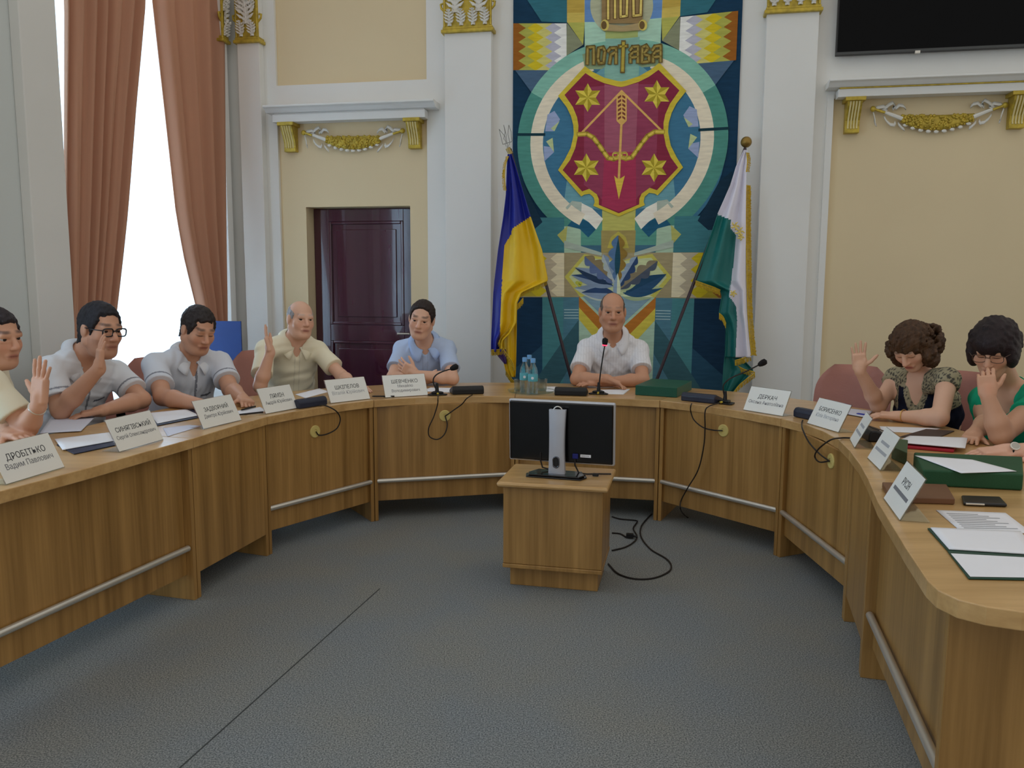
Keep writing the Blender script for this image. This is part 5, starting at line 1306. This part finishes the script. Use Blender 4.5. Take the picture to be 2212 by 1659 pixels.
w1 = person(dict(label='curly-haired woman in navy top raising her hand', seed=11, fem=True, head=A_(1968, 747, 4.28), face=(-48, -42, -5), hs=1.02, body=-52, neck=A_(1992, 815, 4.38), lean=.2, skin=(222, 176, 148), lips=(176, 84, 84), hair=('curly', (74, 50, 30)), shirt=(22, 26, 44), pattern='lace', sleeve=.2, shut=True, neckline=.1, bulk=1.08,
 sR=A_(1936, 818, 4.56), eR=A_(1897, 884, 4.46), wR=A_(1857, 800, 4.36), sL=A_(2046, 822, 4.16), eL=A_(2030, 903, 3.98), wL=A_(1942, 904, 4.16), dR=(-.12, .0, 1), nR=(-.15, -.95, .1), cR=(.05, .03, .03, .05), spR=.12, tR=1.25, dL=(-.85, .45, .02), nL=(.1, .1, -1), cL=(.25,) * 4, hand=.92, arm=.98))
wrist_band(w1[0], A_(1942, 904, 4.16), A_(2030, 903, 3.98), .031, 'bracelet', mat('gold_bracelet', (220, 180, 110), .3, metal=.8))
w2 = person(dict(label='dark-haired woman in emerald green resting chin on hand', seed=12, fem=True, head=A_(2146, 752, 3.78), face=(-42, -26, 0), hs=1.06, body=-45, neck=A_(2184, 836, 3.92), lean=.2, skin=(206, 158, 128), lips=(170, 100, 92), hair=('bob', (34, 22, 24)), shirt=(24, 160, 118), sleeve=.42, shut=True, neckline=.08, glasses='thin', bulk=1.08, arm=1.1,
 sR=A_(2126, 862, 4.12), eR=A_(2134, 930, 3.9), wR=A_(2106, 935, 3.66), sL=A_(2250, 868, 3.72), eL=A_(2160, 958, 3.55), wL=A_(2134, 856, 3.57), dR=(-.65, -.75, -.18), nR=(0, 0, -1), cR=(.12, .3, .35, .35), spR=.1, dL=(.0, .28, .95), nL=(.45, .9, .1), cL=(.5, .6, .7, .75), hand=.94))
p9 = person(dict(label='person at the right edge showing only a forearm with watch', seed=9, head=A_(2420, 740, 3.3), face=(-60, -10, 0), body=-70, neck=A_(2440, 840, 3.35), lean=.2, skin=(222, 172, 146), hair=('short', (60, 50, 44)), shirt=(200, 196, 188), 
 sR=A_(2400, 850, 3.6), eR=A_(2330, 950, 3.5), wR=A_(2240, 1000, 3.25), sL=A_(2450, 870, 3.1), eL=A_(2290, 985, 3.2), wL=A_(2172, 976, 3.28), dR=(-.9, .2, -.05), nR=(0, 0, -1), cR=(.2,) * 4, dL=(-.95, .1, -.12), nL=(0, .1, -1), cL=(.25, .3, .35, .4), spL=.06))
wrist_band(p9[0], A_(2172, 976, 3.28), A_(2290, 985, 3.2), .031, 'wristwatch', M_BLACK, True, (-.2, -.8, .7))

# ================================================================== THINGS ON THE TABLES
def seat_axes(p):
    """table axes at a point of the top: along the edge (to the image's right) and outwards to the sitter"""
    n = normal_at((p[0], p[1])); y = np.array([n[0], n[1], 0]); x = np.array([n[1], -n[0], 0]); return x, y
def text_mesh(body, size, o, X, Y, Z, parent, m, name='lettering', sx=.92):
    cu = bpy.data.curves.new('t', 'FONT'); cu.body = body; cu.size = size; cu.align_x = 'CENTER'; cu.align_y = 'CENTER'; cu.extrude = .0004; cu.resolution_u = 2
    ob = bpy.data.objects.new('t', cu); COL.objects.link(ob); dg = bpy.context.evaluated_depsgraph_get()
    me = bpy.data.meshes.new_from_object(ob.evaluated_get(dg)); bpy.data.objects.remove(ob); bpy.data.curves.remove(cu)
    g = G(); g.add([o + X * (v.co.x * sx) + Y * v.co.y + Z * v.co.z for v in me.vertices], [tuple(p.vertices) for p in me.polygons]); bpy.data.meshes.remove(me)
    ob = g.build(name, m, parent); ob['kind'] = 'stuff'; return ob
M_CARD = mat('white_card', (232, 232, 226), .45, var=.015); M_ACR = glassy('clear_acrylic', (245, 248, 250), .02, .6, 1.2)
def plate(b0, b1, lines, label, W=.285, L=.15, th=26):
    p, q = onz(*b0, ZT + .001), onz(*b1, ZT + .001); c = (p + q) / 2; X = unit(q - p); N = np.array([X[1], -X[0], 0]); N = N if N @ -c > 0 else -N
    if np.cross(X, UP) @ N < 0: X = -X
    a = math.radians(th); T = UP * math.cos(a) - N * math.sin(a); FN = unit(np.cross(X, T)); FN = FN if FN @ N > 0 else -FN
    w = min(W, np.linalg.norm(q - p) * 1.02)
    t = thing('name_plate', label, 'name plate', c - N * .03, 'white name plates along the table')
    g = G(); g.obox(c, X, T, FN, (-w / 2, .002, -.004), (w / 2, L, -.001)); g.build('acrylic_stand', M_ACR, t)
    g = G(); g.obox(c, X, T, FN, (-w / 2 + .003, .004, -.001), (w / 2 - .003, L - .003, .0006)); g.build('card', M_CARD, t)
    g = G(); g.obox(c, X, N, UP, (-w / 2, -.085, 0), (w / 2, 0.0, .003)); g.build('foot', M_ACR, t)
    yy = L * .62 if len(lines) < 3 else L * .68
    for k, (s, sz, m) in enumerate(lines):
        if s is None:
            g = G(); g.obox(c, X, T, FN, (-sz / 2, yy - .006, .0006), (sz / 2, yy + .006, .0011)); g.build('printed_line', m, t)
        else: text_mesh(s, sz, c + T * yy + FN * .0008, X, T, FN, t, m)
        yy -= .034 if len(lines) < 3 else .03
    return t
I1, I2 = M_INK, mat('mid_printed_ink', (120, 120, 124), .8)
plate((15, 1048), (140, 1010), [('ДРОБІТЬКО', .034, I1), ('Вадим Павлович', .03, I2)], 'white name plate nearest the left edge of the photo')
plate((257, 978), (355, 950), [('СИНЯГІВСЬКИЙ', .03, I1), ('Сергій Олександрович', .024, I2)], 'white name plate before the man in glasses')
plate((440, 928), (523, 908), [('ЗАДВОРНИЙ', .03, I1), ('Дмитро Юрійович', .026, I2)], 'white name plate before the man looking down')
plate((575, 895), (645, 882), [('ЛЯМІН', .034, I1), ('Андрій Юрійович', .026, I2)], 'white name plate left of the conference unit by the bald man')
plate((715, 872), (800, 862), [('ШКІПЕЛОВ', .034, I1), ('Віталій Юрійович', .03, M_INK2)], 'white name plate below the bald man\'s outstretched arm')
plate((830, 860), (927, 854), [('ШЕВЧЕНКО', .034, I1), ('Михайло', .026, I2), ('Володимирович', .026, I2)], 'white name plate with three lines before the man in blue')
plate((1605, 886), (1690, 900), [('ДЕРКАЧ', .034, I1), ('Оксана Анатоліївна', .027, I2)], 'white name plate beside the right gooseneck microphone')
plate((1743, 915), (1810, 935), [('БОРИСЕНКО', .032, I1), ('Юлія Вікторівна', .027, M_INK2)], 'white name plate leaning at the blue-black unit before the curly-haired woman')
plate((1835, 950), (1845, 968), [(None, .12, M_INK2), (None, .17, M_INK2)], 'thin-looking white name plate seen almost edge-on on the right', W=.24)
plate((1873, 990), (1900, 1017), [(None, .13, M_INK2), (None, .18, M_INK2)], 'white name plate between the edge-on plate and the green folder', W=.25)
plate((1908, 1078), (1942, 1125), [('РУСІН', .034, I1), (None, .2, I2)], 'white name plate nearest on the right, before the brown notebook')

def console(u, v, label, m, w=.205, group='conference microphone units'):
    p = onz(u, v, ZT + .001); X, Y = seat_axes(p); t = thing('microphone_unit', label, 'microphone unit', p + Y * .07, group)
    prof = [(0, 0.0), (.13, 0), (.135, .012), (.125, .022), (.03, .052), (.012, .05), (.0, .034)]
    g = G(); g.prism(prof, -w / 2, w / 2, 0, p, Y, UP, X); g.build('housing', m, t, bevel=.009)
    g = G(); nrm = unit(UP * .095 + Y * .03); tx = unit(Y * .095 - UP * .03)
    g.obox(p + Y * .04 + UP * .0495, X, tx, nrm, (-w * .4, 0, 0), (w * .1, .07, .0012)); g.build('speaker_grille', M_BLACK, t)
    for k in range(2):
        g = G(); g.lathe([(.009, 0), (.009, .003), (.0, .0035)], p + Y * .07 + UP * .0405 + X * (w * (.22 + .13 * k)), 12, 0, X, tx, nrm); g.build('button', M_STEEL, t, smooth=True)
    return t
console(678, 879, 'dark microphone unit between two name plates before the bald man', M_DARKBLUE)
console(1012, 852, 'black microphone unit beside the left gooseneck microphone', M_BLACK)
console(1232, 855, 'black microphone unit between the bottles and chairman\'s microphone', M_BLACK)
console(1506, 869, 'blue-black microphone unit right of the small green box', M_DARKBLUE, .22)
console(1742, 906, 'blue-black microphone unit half hidden behind a name plate', M_DARKBLUE, .2)
console(1862, 946, 'black microphone unit behind the edge-on name plate', M_BLACK, .2)

def gooseneck(u, v, path, head, hd, label, lit=False):
    p = onz(u, v, ZT + .001); X, Y = seat_axes(p); t = thing('gooseneck_microphone', label, 'microphone', p, 'gooseneck microphones'); y = p[1]
    g = G(); g.prism([(-.055, -.035), (.055, -.035), (.065, -.02), (.035, .05), (-.035, .05), (-.065, -.02)], 0, .008, 0, p, X, Y); g.prism([(-.04, -.02), (.04, -.02), (.02, .03), (-.02, .03)], .008, .022, 0, p, X, Y); g.build('base', M_BLACK, t, bevel=.004)
    pts = spline([p + UP * .02] + [at(a, b, y) for a, b in path])
    g = G(); g.tube([p + UP * .018, p + UP * .045, p + UP * .075], [.013, .011, .008], 10); g.build('socket', M_BLACK, t, smooth=True)
    g = G(); g.tube(pts, .0042, 8); g.build('neck', M_BLACK, t, smooth=True)
    c = at(*head, y); hv = unit(c - pts[-1])
    g = G(); a = unit(np.cross(hv, [0.3, 1, .2])); b = np.cross(hv, a); g.lathe([(.005, -.035), (.012, -.03), (.0175, -.015), (.0195, .0), (.0175, .015), (.0, .024)], c, 16, 0, a, b, hv); g.build('head', mat('foam_windshield', (26, 25, 27), .95, bump=.4, bscale=600), t, smooth='all')
    if lit:
        g = G(); g.lathe([(.0135, -.0305), (.0155, -.027), (.0165, -.0225), (.0138, -.026)], c, 16, 0, a, b, hv)
        m = bpy.data.materials.new('red_light_ring'); m.use_nodes = True; bb = m.node_tree.nodes['Principled BSDF']; bb.inputs['Base Color'].default_value = (.8, .03, .08, 1); bb.inputs['Emission Color'].default_value = (1, .05, .12, 1); bb.inputs['Emission Strength'].default_value = 1.6
        g.build('light_ring', m, t, smooth='all')
    g = G(); g.tube([p - Y * .03 + UP * .012, p - Y * .05 + UP * .011], [.007, .006], 8); g.build('plug', mat('yellow_plug', (196, 176, 60), .5), t, smooth=True)
    return t, p
m1 = gooseneck(944, 853, [(936, 825), (940, 812), (955, 803), (974, 797)], (983, 793), None, 'gooseneck microphone bent over beside the man in pale blue')
m2 = gooseneck(1293, 851, [(1296, 815), (1300, 785), (1304, 760), (1306, 748)], (1307, 737), None, 'upright gooseneck microphone with red ring before the chairman', True)
m3 = gooseneck(1566, 872, [(1562, 838), (1567, 826), (1582, 815), (1612, 802), (1640, 788)], (1649, 783), None, 'gooseneck microphone reaching right beside the white-green flag')

# cables hanging over the table front -------------------------------------------------
def tpl(k, u, v, off):
    t, a, px, py, Ln = TAB[k]; r = ray(u, v); n = v3(py); tt = ((v3(a) - n * off - CC) @ n) / (r @ n); return CC + r * tt
def hang(k, top, mid, end, label, r=.0038, endz=None, n0=None):
    pts = [np.array(p) for p in top] + [tpl(k, u, v, o) for u, v, o in mid] + ([GROM[k]] if end == 'g' else [np.array(p) for p in end])
    pts = spline(pts, 7); g = G(); g.tube(pts, r, 6); o = g.build('microphone_cable', M_CABLE, None, pts[0], smooth=True)
    tag(o, label, 'cable', 'microphone cables')
hang('C', [onz(690, 876, ZT + .006), onz(703, 876, ZT + .006)], [(726, 888, .06), (735, 905, .05), (728, 925, .04), (708, 937, .03), (690, 940, .015)], 'g', 'black cable curling from the unit below the bald man to its grommet')
hang('A', [onz(1020, 853, ZT + .006), onz(1008, 861, ZT + .005)], [(998, 873, .06), (980, 886, .04), (966, 896, .02)], 'g', 'black cable stretched straight from the black unit to the grommet')
hang('A', [m1[1] - seat_axes(m1[1])[1] * .05 + UP * .01, onz(946, 862, ZT + .004)], [(945, 874, .058), (937, 900, .045), (926, 925, .04), (928, 943, .04), (945, 949, .04), (960, 938, .035), (966, 918, .025)], 'g', 'black cable hanging in a long loop from the bent microphone')
hang('B', [onz(1494, 872, ZT + .006), onz(1492, 878, ZT + .005)], [(1492, 888, .06), (1499, 907, .05), (1518, 923, .04), (1540, 929, .03)], 'g', 'black cable running from the blue-black unit right to the grommet')
hang('B', [m3[1] - seat_axes(m3[1])[1] * .05 + UP * .01, onz(1531, 878, ZT + .004)], [(1523, 890, .058), (1523, 925, .05), (1520, 965, .045), (1508, 1015, .045), (1485, 1055, .05), (1471, 1082, .05), (1470, 1100, .05)], [onz(1478, 1112, .006), onz(1486, 1118, .006)], 'thin black microphone cable hanging down to the carpet')
hang('E', [onz(1734, 908, ZT + .006), onz(1732, 915, ZT + .005)], [(1734, 928, .06), (1748, 956, .045), (1770, 980, .03)], 'g', 'black cable dropping from the half hidden unit to its grommet')
hang('E', [onz(1836, 946, ZT + .006), onz(1818, 946, ZT + .006)], [(1795, 950, .065), (1770, 968, .06), (1760, 985, .05), (1770, 998, .035)], 'g', 'black cable bowed outwards beside the edge-on name plate')

# papers, folders and boxes --------------------------------------------------------------
def sheet(px, label, m=M_PAPER, z=0.0, th=.0012, curl=0.0, group='loose papers on the tables', cat='paper', name='paper_sheet', lines=0):
    c = [onz(u, v, ZT + .0015 + z) for u, v in px]; g = G(); n = 10; P = []
    for i in range(n + 1):
        row = []
        for j in range(n + 1):
            s, q = i / n, j / n; p = c[0] * (1 - s) * (1 - q) + c[1] * (1 - s) * q + c[2] * s * q + c[3] * s * (1 - q)
            row.append(p + UP * (curl * (max(0, q - .5) * 2) ** 2))
        P.append(row)
    g.grid(P); ctr = sum(c) / 4
    o = g.build(name, m, None, ctr, smooth=True, solid=th); tag(o, label, cat, group)
    if lines:
        for k in range(lines):
            s = .14 + .74 * k / lines; q0, q1 = .1, .55 + .35 * ((k * 37 % 11) / 11)
            f = lambda q, ss: c[0] * (1 - ss) * (1 - q) + c[1] * (1 - ss) * q + c[2] * ss * q + c[3] * ss * (1 - q) + UP * (.0011)
            g = G(); h = .3 / lines; g.add([f(q0, s), f(q1, s), f(q1, s + h), f(q0, s + h)], [(0, 1, 2, 3)]); g.build('text_line', M_INK2, o)
    return o
def slab(px, h, m, label, cat, name, z=0.0, bev=.003, parts=None):
    c = [onz(u, v, ZT + .001 + z) for u, v in px]; ctr = sum(c) / 4; t = thing(name, label, cat, ctr)
    g = G(); g.hexa(c + [p + UP * h for p in c]); g.build('body', m, t, bevel=bev); return t, c
sheet([(112, 899), (206, 900), (175, 931), (86, 936)], 'white sheet lying before the raised elbow at left', M_PAPER2, z=.004)
sheet([(118, 948), (236, 934), (248, 952), (135, 972)], 'white sheets on the dark folder beside the nearest left plate', M_PAPER, z=.006)
slab([(122, 962), (238, 946), (254, 962), (160, 982)], .004, mat('navy_folder', (34, 42, 66), .5), 'thin navy folder under white sheets on the left', 'folder', 'folder')
sheet([(322, 892), (402, 884), (430, 897), (340, 915)], 'white sheets in the open folder before the man looking down', M_PAPER, z=.006)
slab([(318, 898), (420, 885), (440, 901), (338, 921)], .004, MATS['navy_folder'], 'thin navy folder under the arm of the man looking down', 'folder', 'folder')
sheet([(352, 925), (410, 918), (436, 920), (362, 943)], 'narrow white sheet sticking out left of a name plate', M_PAPER2)
sheet([(505, 889), (562, 879), (578, 888), (525, 897)], 'white sheet under the fist with the pen', M_PAPER)
sheet([(638, 852), (690, 839), (712, 846), (660, 860)], 'white papers behind the dark unit before the bald man', M_PAPER)
sheet([(912, 845), (930, 837), (980, 838), (972, 848)], 'white sheet before the man with folded arms', M_PAPER)
sheet([(1302, 851), (1296, 842), (1362, 840), (1347, 852)], 'white sheet lying before the chairman', M_PAPER)
sheet([(1822, 893), (1832, 882), (1885, 888), (1872, 902)], 'bluish papers under the curly-haired woman\'s hand', M_PAPER2, z=.004)
sheet([(1905, 932), (1900, 921), (2034, 925), (1996, 936)], 'white sheets under the bracelet arm', M_PAPER)
slab([(1942, 945), (2000, 928), (2062, 932), (2030, 945)], .004, mat('dark_magazine', (64, 52, 50), .5), 'dark magazine beside the curly-haired woman\'s elbow', 'magazine', 'magazine')
sheet([(1935, 955), (1965, 942), (2090, 946), (2085, 968)], 'thick white document under the pointing hand', M_PAPER, z=.022, th=.004)
slab([(1945, 968), (1962, 956), (2070, 962), (2060, 978)], .012, mat('red_folder', (168, 30, 48), .5), 'red folder under the thick document on the right', 'folder', 'folder')
slab([(1925, 990), (1936, 972), (1960, 975), (1958, 1005)], .05, mat('olive_binder', (60, 84, 54), .5), 'olive green ring binder end beside the name plates', 'binder', 'ring_binder')
t, c = slab([(1992, 1049), (2208, 1060), (2206, 1018), (1972, 1008)], .058, mat('dark_green_box', (22, 74, 42), .6, bump=.2, bscale=300), 'large dark green document box on the right table', 'box', 'document_box', bev=.006)
sheet([(1976, 984), (2100, 993), (2196, 1018), (2076, 1022)], 'white sheet lying on the large dark green box', M_PAPER, z=.0605)
t, c = slab([(1922, 1086), (2062, 1090), (2044, 1058), (1905, 1053)], .02, mat('brown_leather', (112, 76, 50), .5), 'brown notebook behind the nearest right name plate', 'notebook', 'notebook')
t, c = slab([(2080, 1092), (2176, 1096), (2160, 1079), (2076, 1076)], .011, mat('phone_black', (30, 28, 28), .3), 'black mobile phone lying on the right table', 'phone', 'mobile_phone', bev=.005)
g = G(); q = [p + UP * .0005 for p in c]; X_ = q[1] - q[0]; g.tube([q[0] + X_ * .06 + UP * .006 + (q[0] - q[3]) * .03, q[0] + X_ * .48 + UP * .006 + (q[0] - q[3]) * .03], .003, 6); g.build('silver_trim', M_STEEL, t)
sheet([(2022, 1102), (2172, 1108), (2230, 1152), (2078, 1150)], 'printed sheet above the open green folder', M_PAPER, lines=9)
t, c = slab([(2046, 1192), (2240, 1204), (2300, 1256), (2092, 1252)], .004, mat('bottle_green_cover', (26, 66, 50), .5), 'open bottle green folder in the right foreground', 'folder', 'document_folder')
g = G(); cc = [onz(u, v, ZT + .001) for u, v in ((2003, 1143), (2200, 1150), (2240, 1203), (2046, 1191))]; g.hexa(cc + [p + UP * .004 for p in cc]); g.build('cover', MATS['bottle_green_cover'], t, bevel=.002)
g = G(); cc = [onz(u, v, ZT + .006) for u, v in ((2054, 1196), (2240, 1206), (2290, 1249), (2096, 1246))]; g.hexa(cc + [p + UP * .001 for p in cc]); g.build('inner_page', M_PAPER, t)
sheet([(2010, 1140), (2205, 1148), (2240, 1198), (2050, 1186)], 'printed page on the open green folder', M_PAPER, z=.006, th=.003, lines=10)
t, c = slab([(1372, 853), (1462, 859), (1494, 842), (1408, 837)], .062, mat('emerald_box', (16, 82, 62), .45), 'small dark green box before the chairman\'s place', 'box', 'gift_box', bev=.003)
for (px, lab) in ((((520, 886), (556, 877)), 'black pen in the fist of the man looking down'), (((514, 896), (542, 893)), 'dark pen lying by the middle left name plate'), (((803, 856), (834, 856)), 'black pen between two name plates'), (((1850, 893), (1876, 897)), 'blue pen on the bluish papers')):
    a, b = onz(*px[0], ZT + .009), onz(*px[1], ZT + .009); d = unit(b - a); b = a + d * .14
    g = G(); g.tube([a, a + d * .012, a + d * .1, b], [.0015, .0045, .005, .0045], 8); o = g.build('pen', M_BLACK if 'blue' not in lab else mat('blue_pen', (40, 50, 150), .4), None, a, smooth=True); tag(o, lab, 'pen', 'pens on the tables')

# water on a glass tray -------------------------------------------------------------------
M_GLASS = glassy('drinking_glass', (246, 250, 250), .0, .55, 1.3); M_WATER = glassy('clear_bottle', (240, 248, 252), .0, .5, 1.3)
tc = onz(1148, 846, ZT + .001)
g = G(); g.lathe([(0, 0), (.15, 0), (.158, .012), (.154, .012), (.146, .004), (0, .004)], tc, 40); tag(g.build('glass_tray', M_GLASS, None, tc, smooth=True), 'round clear glass tray carrying bottles and tumblers', 'tray')
def bottle(u, v, label):
    p = onz(u, v, ZT + .007); p[2] = ZT + .0055; t = thing('water_bottle', label, 'bottle', p, 'water bottles on the tray')
    g = G(); g.lathe([(0, 0), (.028, 0), (.031, .006), (.031, .075), (.029, .08), (.031, .085), (.031, .14), (.026, .165), (.014, .19), (.0125, .205)], p, 20); g.build('bottle_body', M_WATER, t, smooth=True)
    g = G(); g.lathe([(.0, .2), (.0155, .2), (.0155, .224), (.014, .228), (0, .228)], p, 18); g.build('cap', mat('sky_blue_cap', (110, 168, 220), .4), t, smooth=True)
    g = G(); g.lathe([(.0315, .082), (.032, .084), (.032, .124), (.0315, .126)], p, 22); g.build('label_band', mat('turquoise_label', (96, 178, 190), .5), t, smooth=True)
    g = G(); X, Y = seat_axes(p); g.lathe([(.0, 0), (.009, 0), (.009, .0006), (0, .0006)], p - Y * .0322 + UP * .104, 14, 0, X, UP, -Y); g.build('label_emblem', M_PAPER, t)
bottle(1133, 847, 'water bottle with blue cap, left of the pair'); bottle(1151, 850, 'water bottle with blue cap and round label mark in front'); bottle(1143, 839, 'water bottle mostly hidden behind the other two')
for u, v, lab in ((1121, 843, 'empty glass tumbler left of the water bottles'), (1171, 842, 'empty glass tumbler right of the water bottles')):
    p = onz(u, v, ZT + .007); p[2] = ZT + .0055; g = G(); g.lathe([(0, 0), (.03, 0), (.034, .075), (.0318, .075), (.028, .008), (0, .008)], p, 24); tag(g.build('glass_tumbler', M_GLASS, None, p, smooth=True), lab, 'glass', 'glass tumblers on the tray')
sheet([(1180, 846), (1178, 836), (1204, 836), (1206, 846)], 'folded white napkin right of the glass tray', M_PAPER, th=.008, cat='napkin', name='napkin', group='napkins')

# low ledge with a blue board by the window ------------------------------------------------
c = np.array(at(490, 780, 6.75)); zl = c[2]
dl = float((c - CORNER) @ LN); lo_ = max(-.17, .135 - dl); hi_ = max(.16, lo_ + .24)
t = thing('low_cabinet', 'low white cabinet under the blue board in the corner', 'cabinet', (c[0], c[1], 0))
g = G(); g.obox((c[0], c[1], 0), LW, LN, UP, (-.28, lo_ + .01, 0), (.3, hi_ - .02, zl - .02)); g.build('body', M_WHITE, t, bevel=.004)
g = G(); g.obox((c[0], c[1], 0), LW, LN, UP, (-.3, lo_, zl - .02), (.32, hi_, zl)); g.build('cabinet_top', M_WHITE, t, bevel=.004)
p0, p1 = at(455, 772, 6.72), at(525, 772, 6.72)
X = unit(np.array([p1[0] - p0[0], p1[1] - p0[1] - .02, 0])); N = np.array([X[1], -X[0], 0])
b = thing('blue_board', 'deep blue upright board behind the man looking down', 'board', ((p0[0] + p1[0]) / 2, (p0[1] + p1[1]) / 2, zl + .001))
o = np.array([p0[0], p0[1], zl + .001]); wd = np.linalg.norm(p1 - p0)
M_BLUEB = mat('deep_blue_board', (20, 52, 112), .45)
g = G(); g.obox(o, X, N, UP, (-.05, -.012, 0), (wd, .0, .335)); g.build('panel', M_BLUEB, b, bevel=.002)
g = G(); g.obox(o, X, N, UP, (.0, -.1, 0), (.02, -.012, .25)); g.build('strut', M_BLUEB, b)

# ================================================================== CHAIRS
M_LEATH = mat('pinkish_brown_leather', (168, 112, 98), .5, var=.06, bump=.15, bscale=90)
def chair_geo(base, yaw):
    A = frame(yaw); X, Y = A[0], A[1]; base = np.asarray(base, float); R = {}
    P = []
    n, m = 21, 15
    def bk(front):
        P = []
        for i in range(m):
            t = i / (m - 1); z = .50 + .47 * t; w = .235 * (1 - max(0, (t - .62) / .38) ** 2.2 * .45) * (.86 + .14 * min(1, t / .3)); row = []
            for j in range(n):
                s = j / (n - 1) * 2 - 1; ed = (1 - abs(s) ** 4) * (1 - max(0, (t - .9) / .1) ** 2) * min(1, t / .08 + .25)
                y = -.2 - .1 * t + .055 * s * s + (.028 if front else -.032) * ed ** .6; row.append(base + X * (s * w) + Y * y + UP * z)
            P.append(row)
        return P
    g = G(); g.grid(bk(True)); g.grid(bk(False), flip=True); Pf, Pb = bk(True), bk(False)
    for i in range(m - 1):
        g.add([Pf[i][0], Pf[i + 1][0], Pb[i + 1][0], Pb[i][0]], [(0, 1, 2, 3)]); g.add([Pf[i][-1], Pf[i + 1][-1], Pb[i + 1][-1], Pb[i][-1]], [(3, 2, 1, 0)])
    for j in range(n - 1):
        g.add([Pf[-1][j], Pf[-1][j + 1], Pb[-1][j + 1], Pb[-1][j]], [(0, 1, 2, 3)])
    R['backrest'] = (g, M_LEATH)
    g = G(); g.prism([(-.23, -.2), (.23, -.2), (.25, .1), (.2, .25), (-.2, .25), (-.25, .1)], .36, .424, 0, base, X, Y); R['seat'] = (g, M_LEATH)
    g = G(); g.tube([base + UP * .37, base + UP * .1], [.03, .03], 12); g.tube([base - Y * .15 + UP * .38, base - Y * .24 + UP * .42, base - Y * .25 + UP * .55], .018, 8); R['column'] = (g, M_BLACK)
    for k in range(5):
        w = k * 1.2566 + .3 + (.62 if yaw in (32, 62) else 0); d = X * math.cos(w) + Y * math.sin(w); g = G(); g.tube([base + UP * .1, base + d * .28 + UP * .075], [.026, .018], 8); R['leg%d' % k] = (g, M_BLACK)
        g = G(); q = np.cross(d, UP); g.lathe([(0, -.022), (.026, -.022), (.028, -.01), (.028, .01), (.026, .022), (0, .022)], base + d * .28 + UP * .029, 14, 0, d, UP, q); R['caster%d' % k] = (g, M_BLACK)
    return R
def chair(base, yaw, label):
    t = thing('office_chair', label, 'chair', (base[0], base[1], 0), 'pinkish brown office chairs')
    for k, (g, m) in chair_geo((base[0], base[1], 0), yaw).items(): g.build(k.rstrip('0123456789'), m, t, smooth=True)
    return t
def behind(key, back=.06, side=0.0):
    o, d = PEOPLE[key]; f = d['TA'][1]; f = unit([f[0], f[1], 0]); x, y = BASE[o.name][:2]; s = np.array([-f[1], f[0], 0]); return (x - f[0] * back + s[0] * side, y - f[1] * back + s[1] * side)
PEOPLE['P1'], PEOPLE['W1'], PEOPLE['W2'], PEOPLE['P9'] = p1_, w1, w2, p9
chair(behind('P6'), -6, 'pinkish brown chair under the chairman before the tapestry')
chair(behind('P5'), 10, 'pinkish brown chair under the man with folded arms')
chair(behind('P4', .06, -.1), 32, 'pinkish brown chair showing left of the bald man')
chair(behind('P3'), 45, 'pinkish brown chair under the man looking down')
chair(behind('P2', .02, .2), 55, 'pinkish brown chair under the man in glasses')
chair(behind('P1', .02, -.1), 62, 'pinkish brown chair under the man at the left edge')
chair(behind('W1'), -52, 'pinkish brown chair under the curly-haired woman')
chair(behind('W2'), -45, 'pinkish brown chair under the woman in green')
chair(behind('P9'), -70, 'pinkish brown chair outside the right edge')
ec = at(1830, 850, 5.02); chair((ec[0] - .12, ec[1] - .18), -42, 'empty pinkish brown chair left of the curly-haired woman')
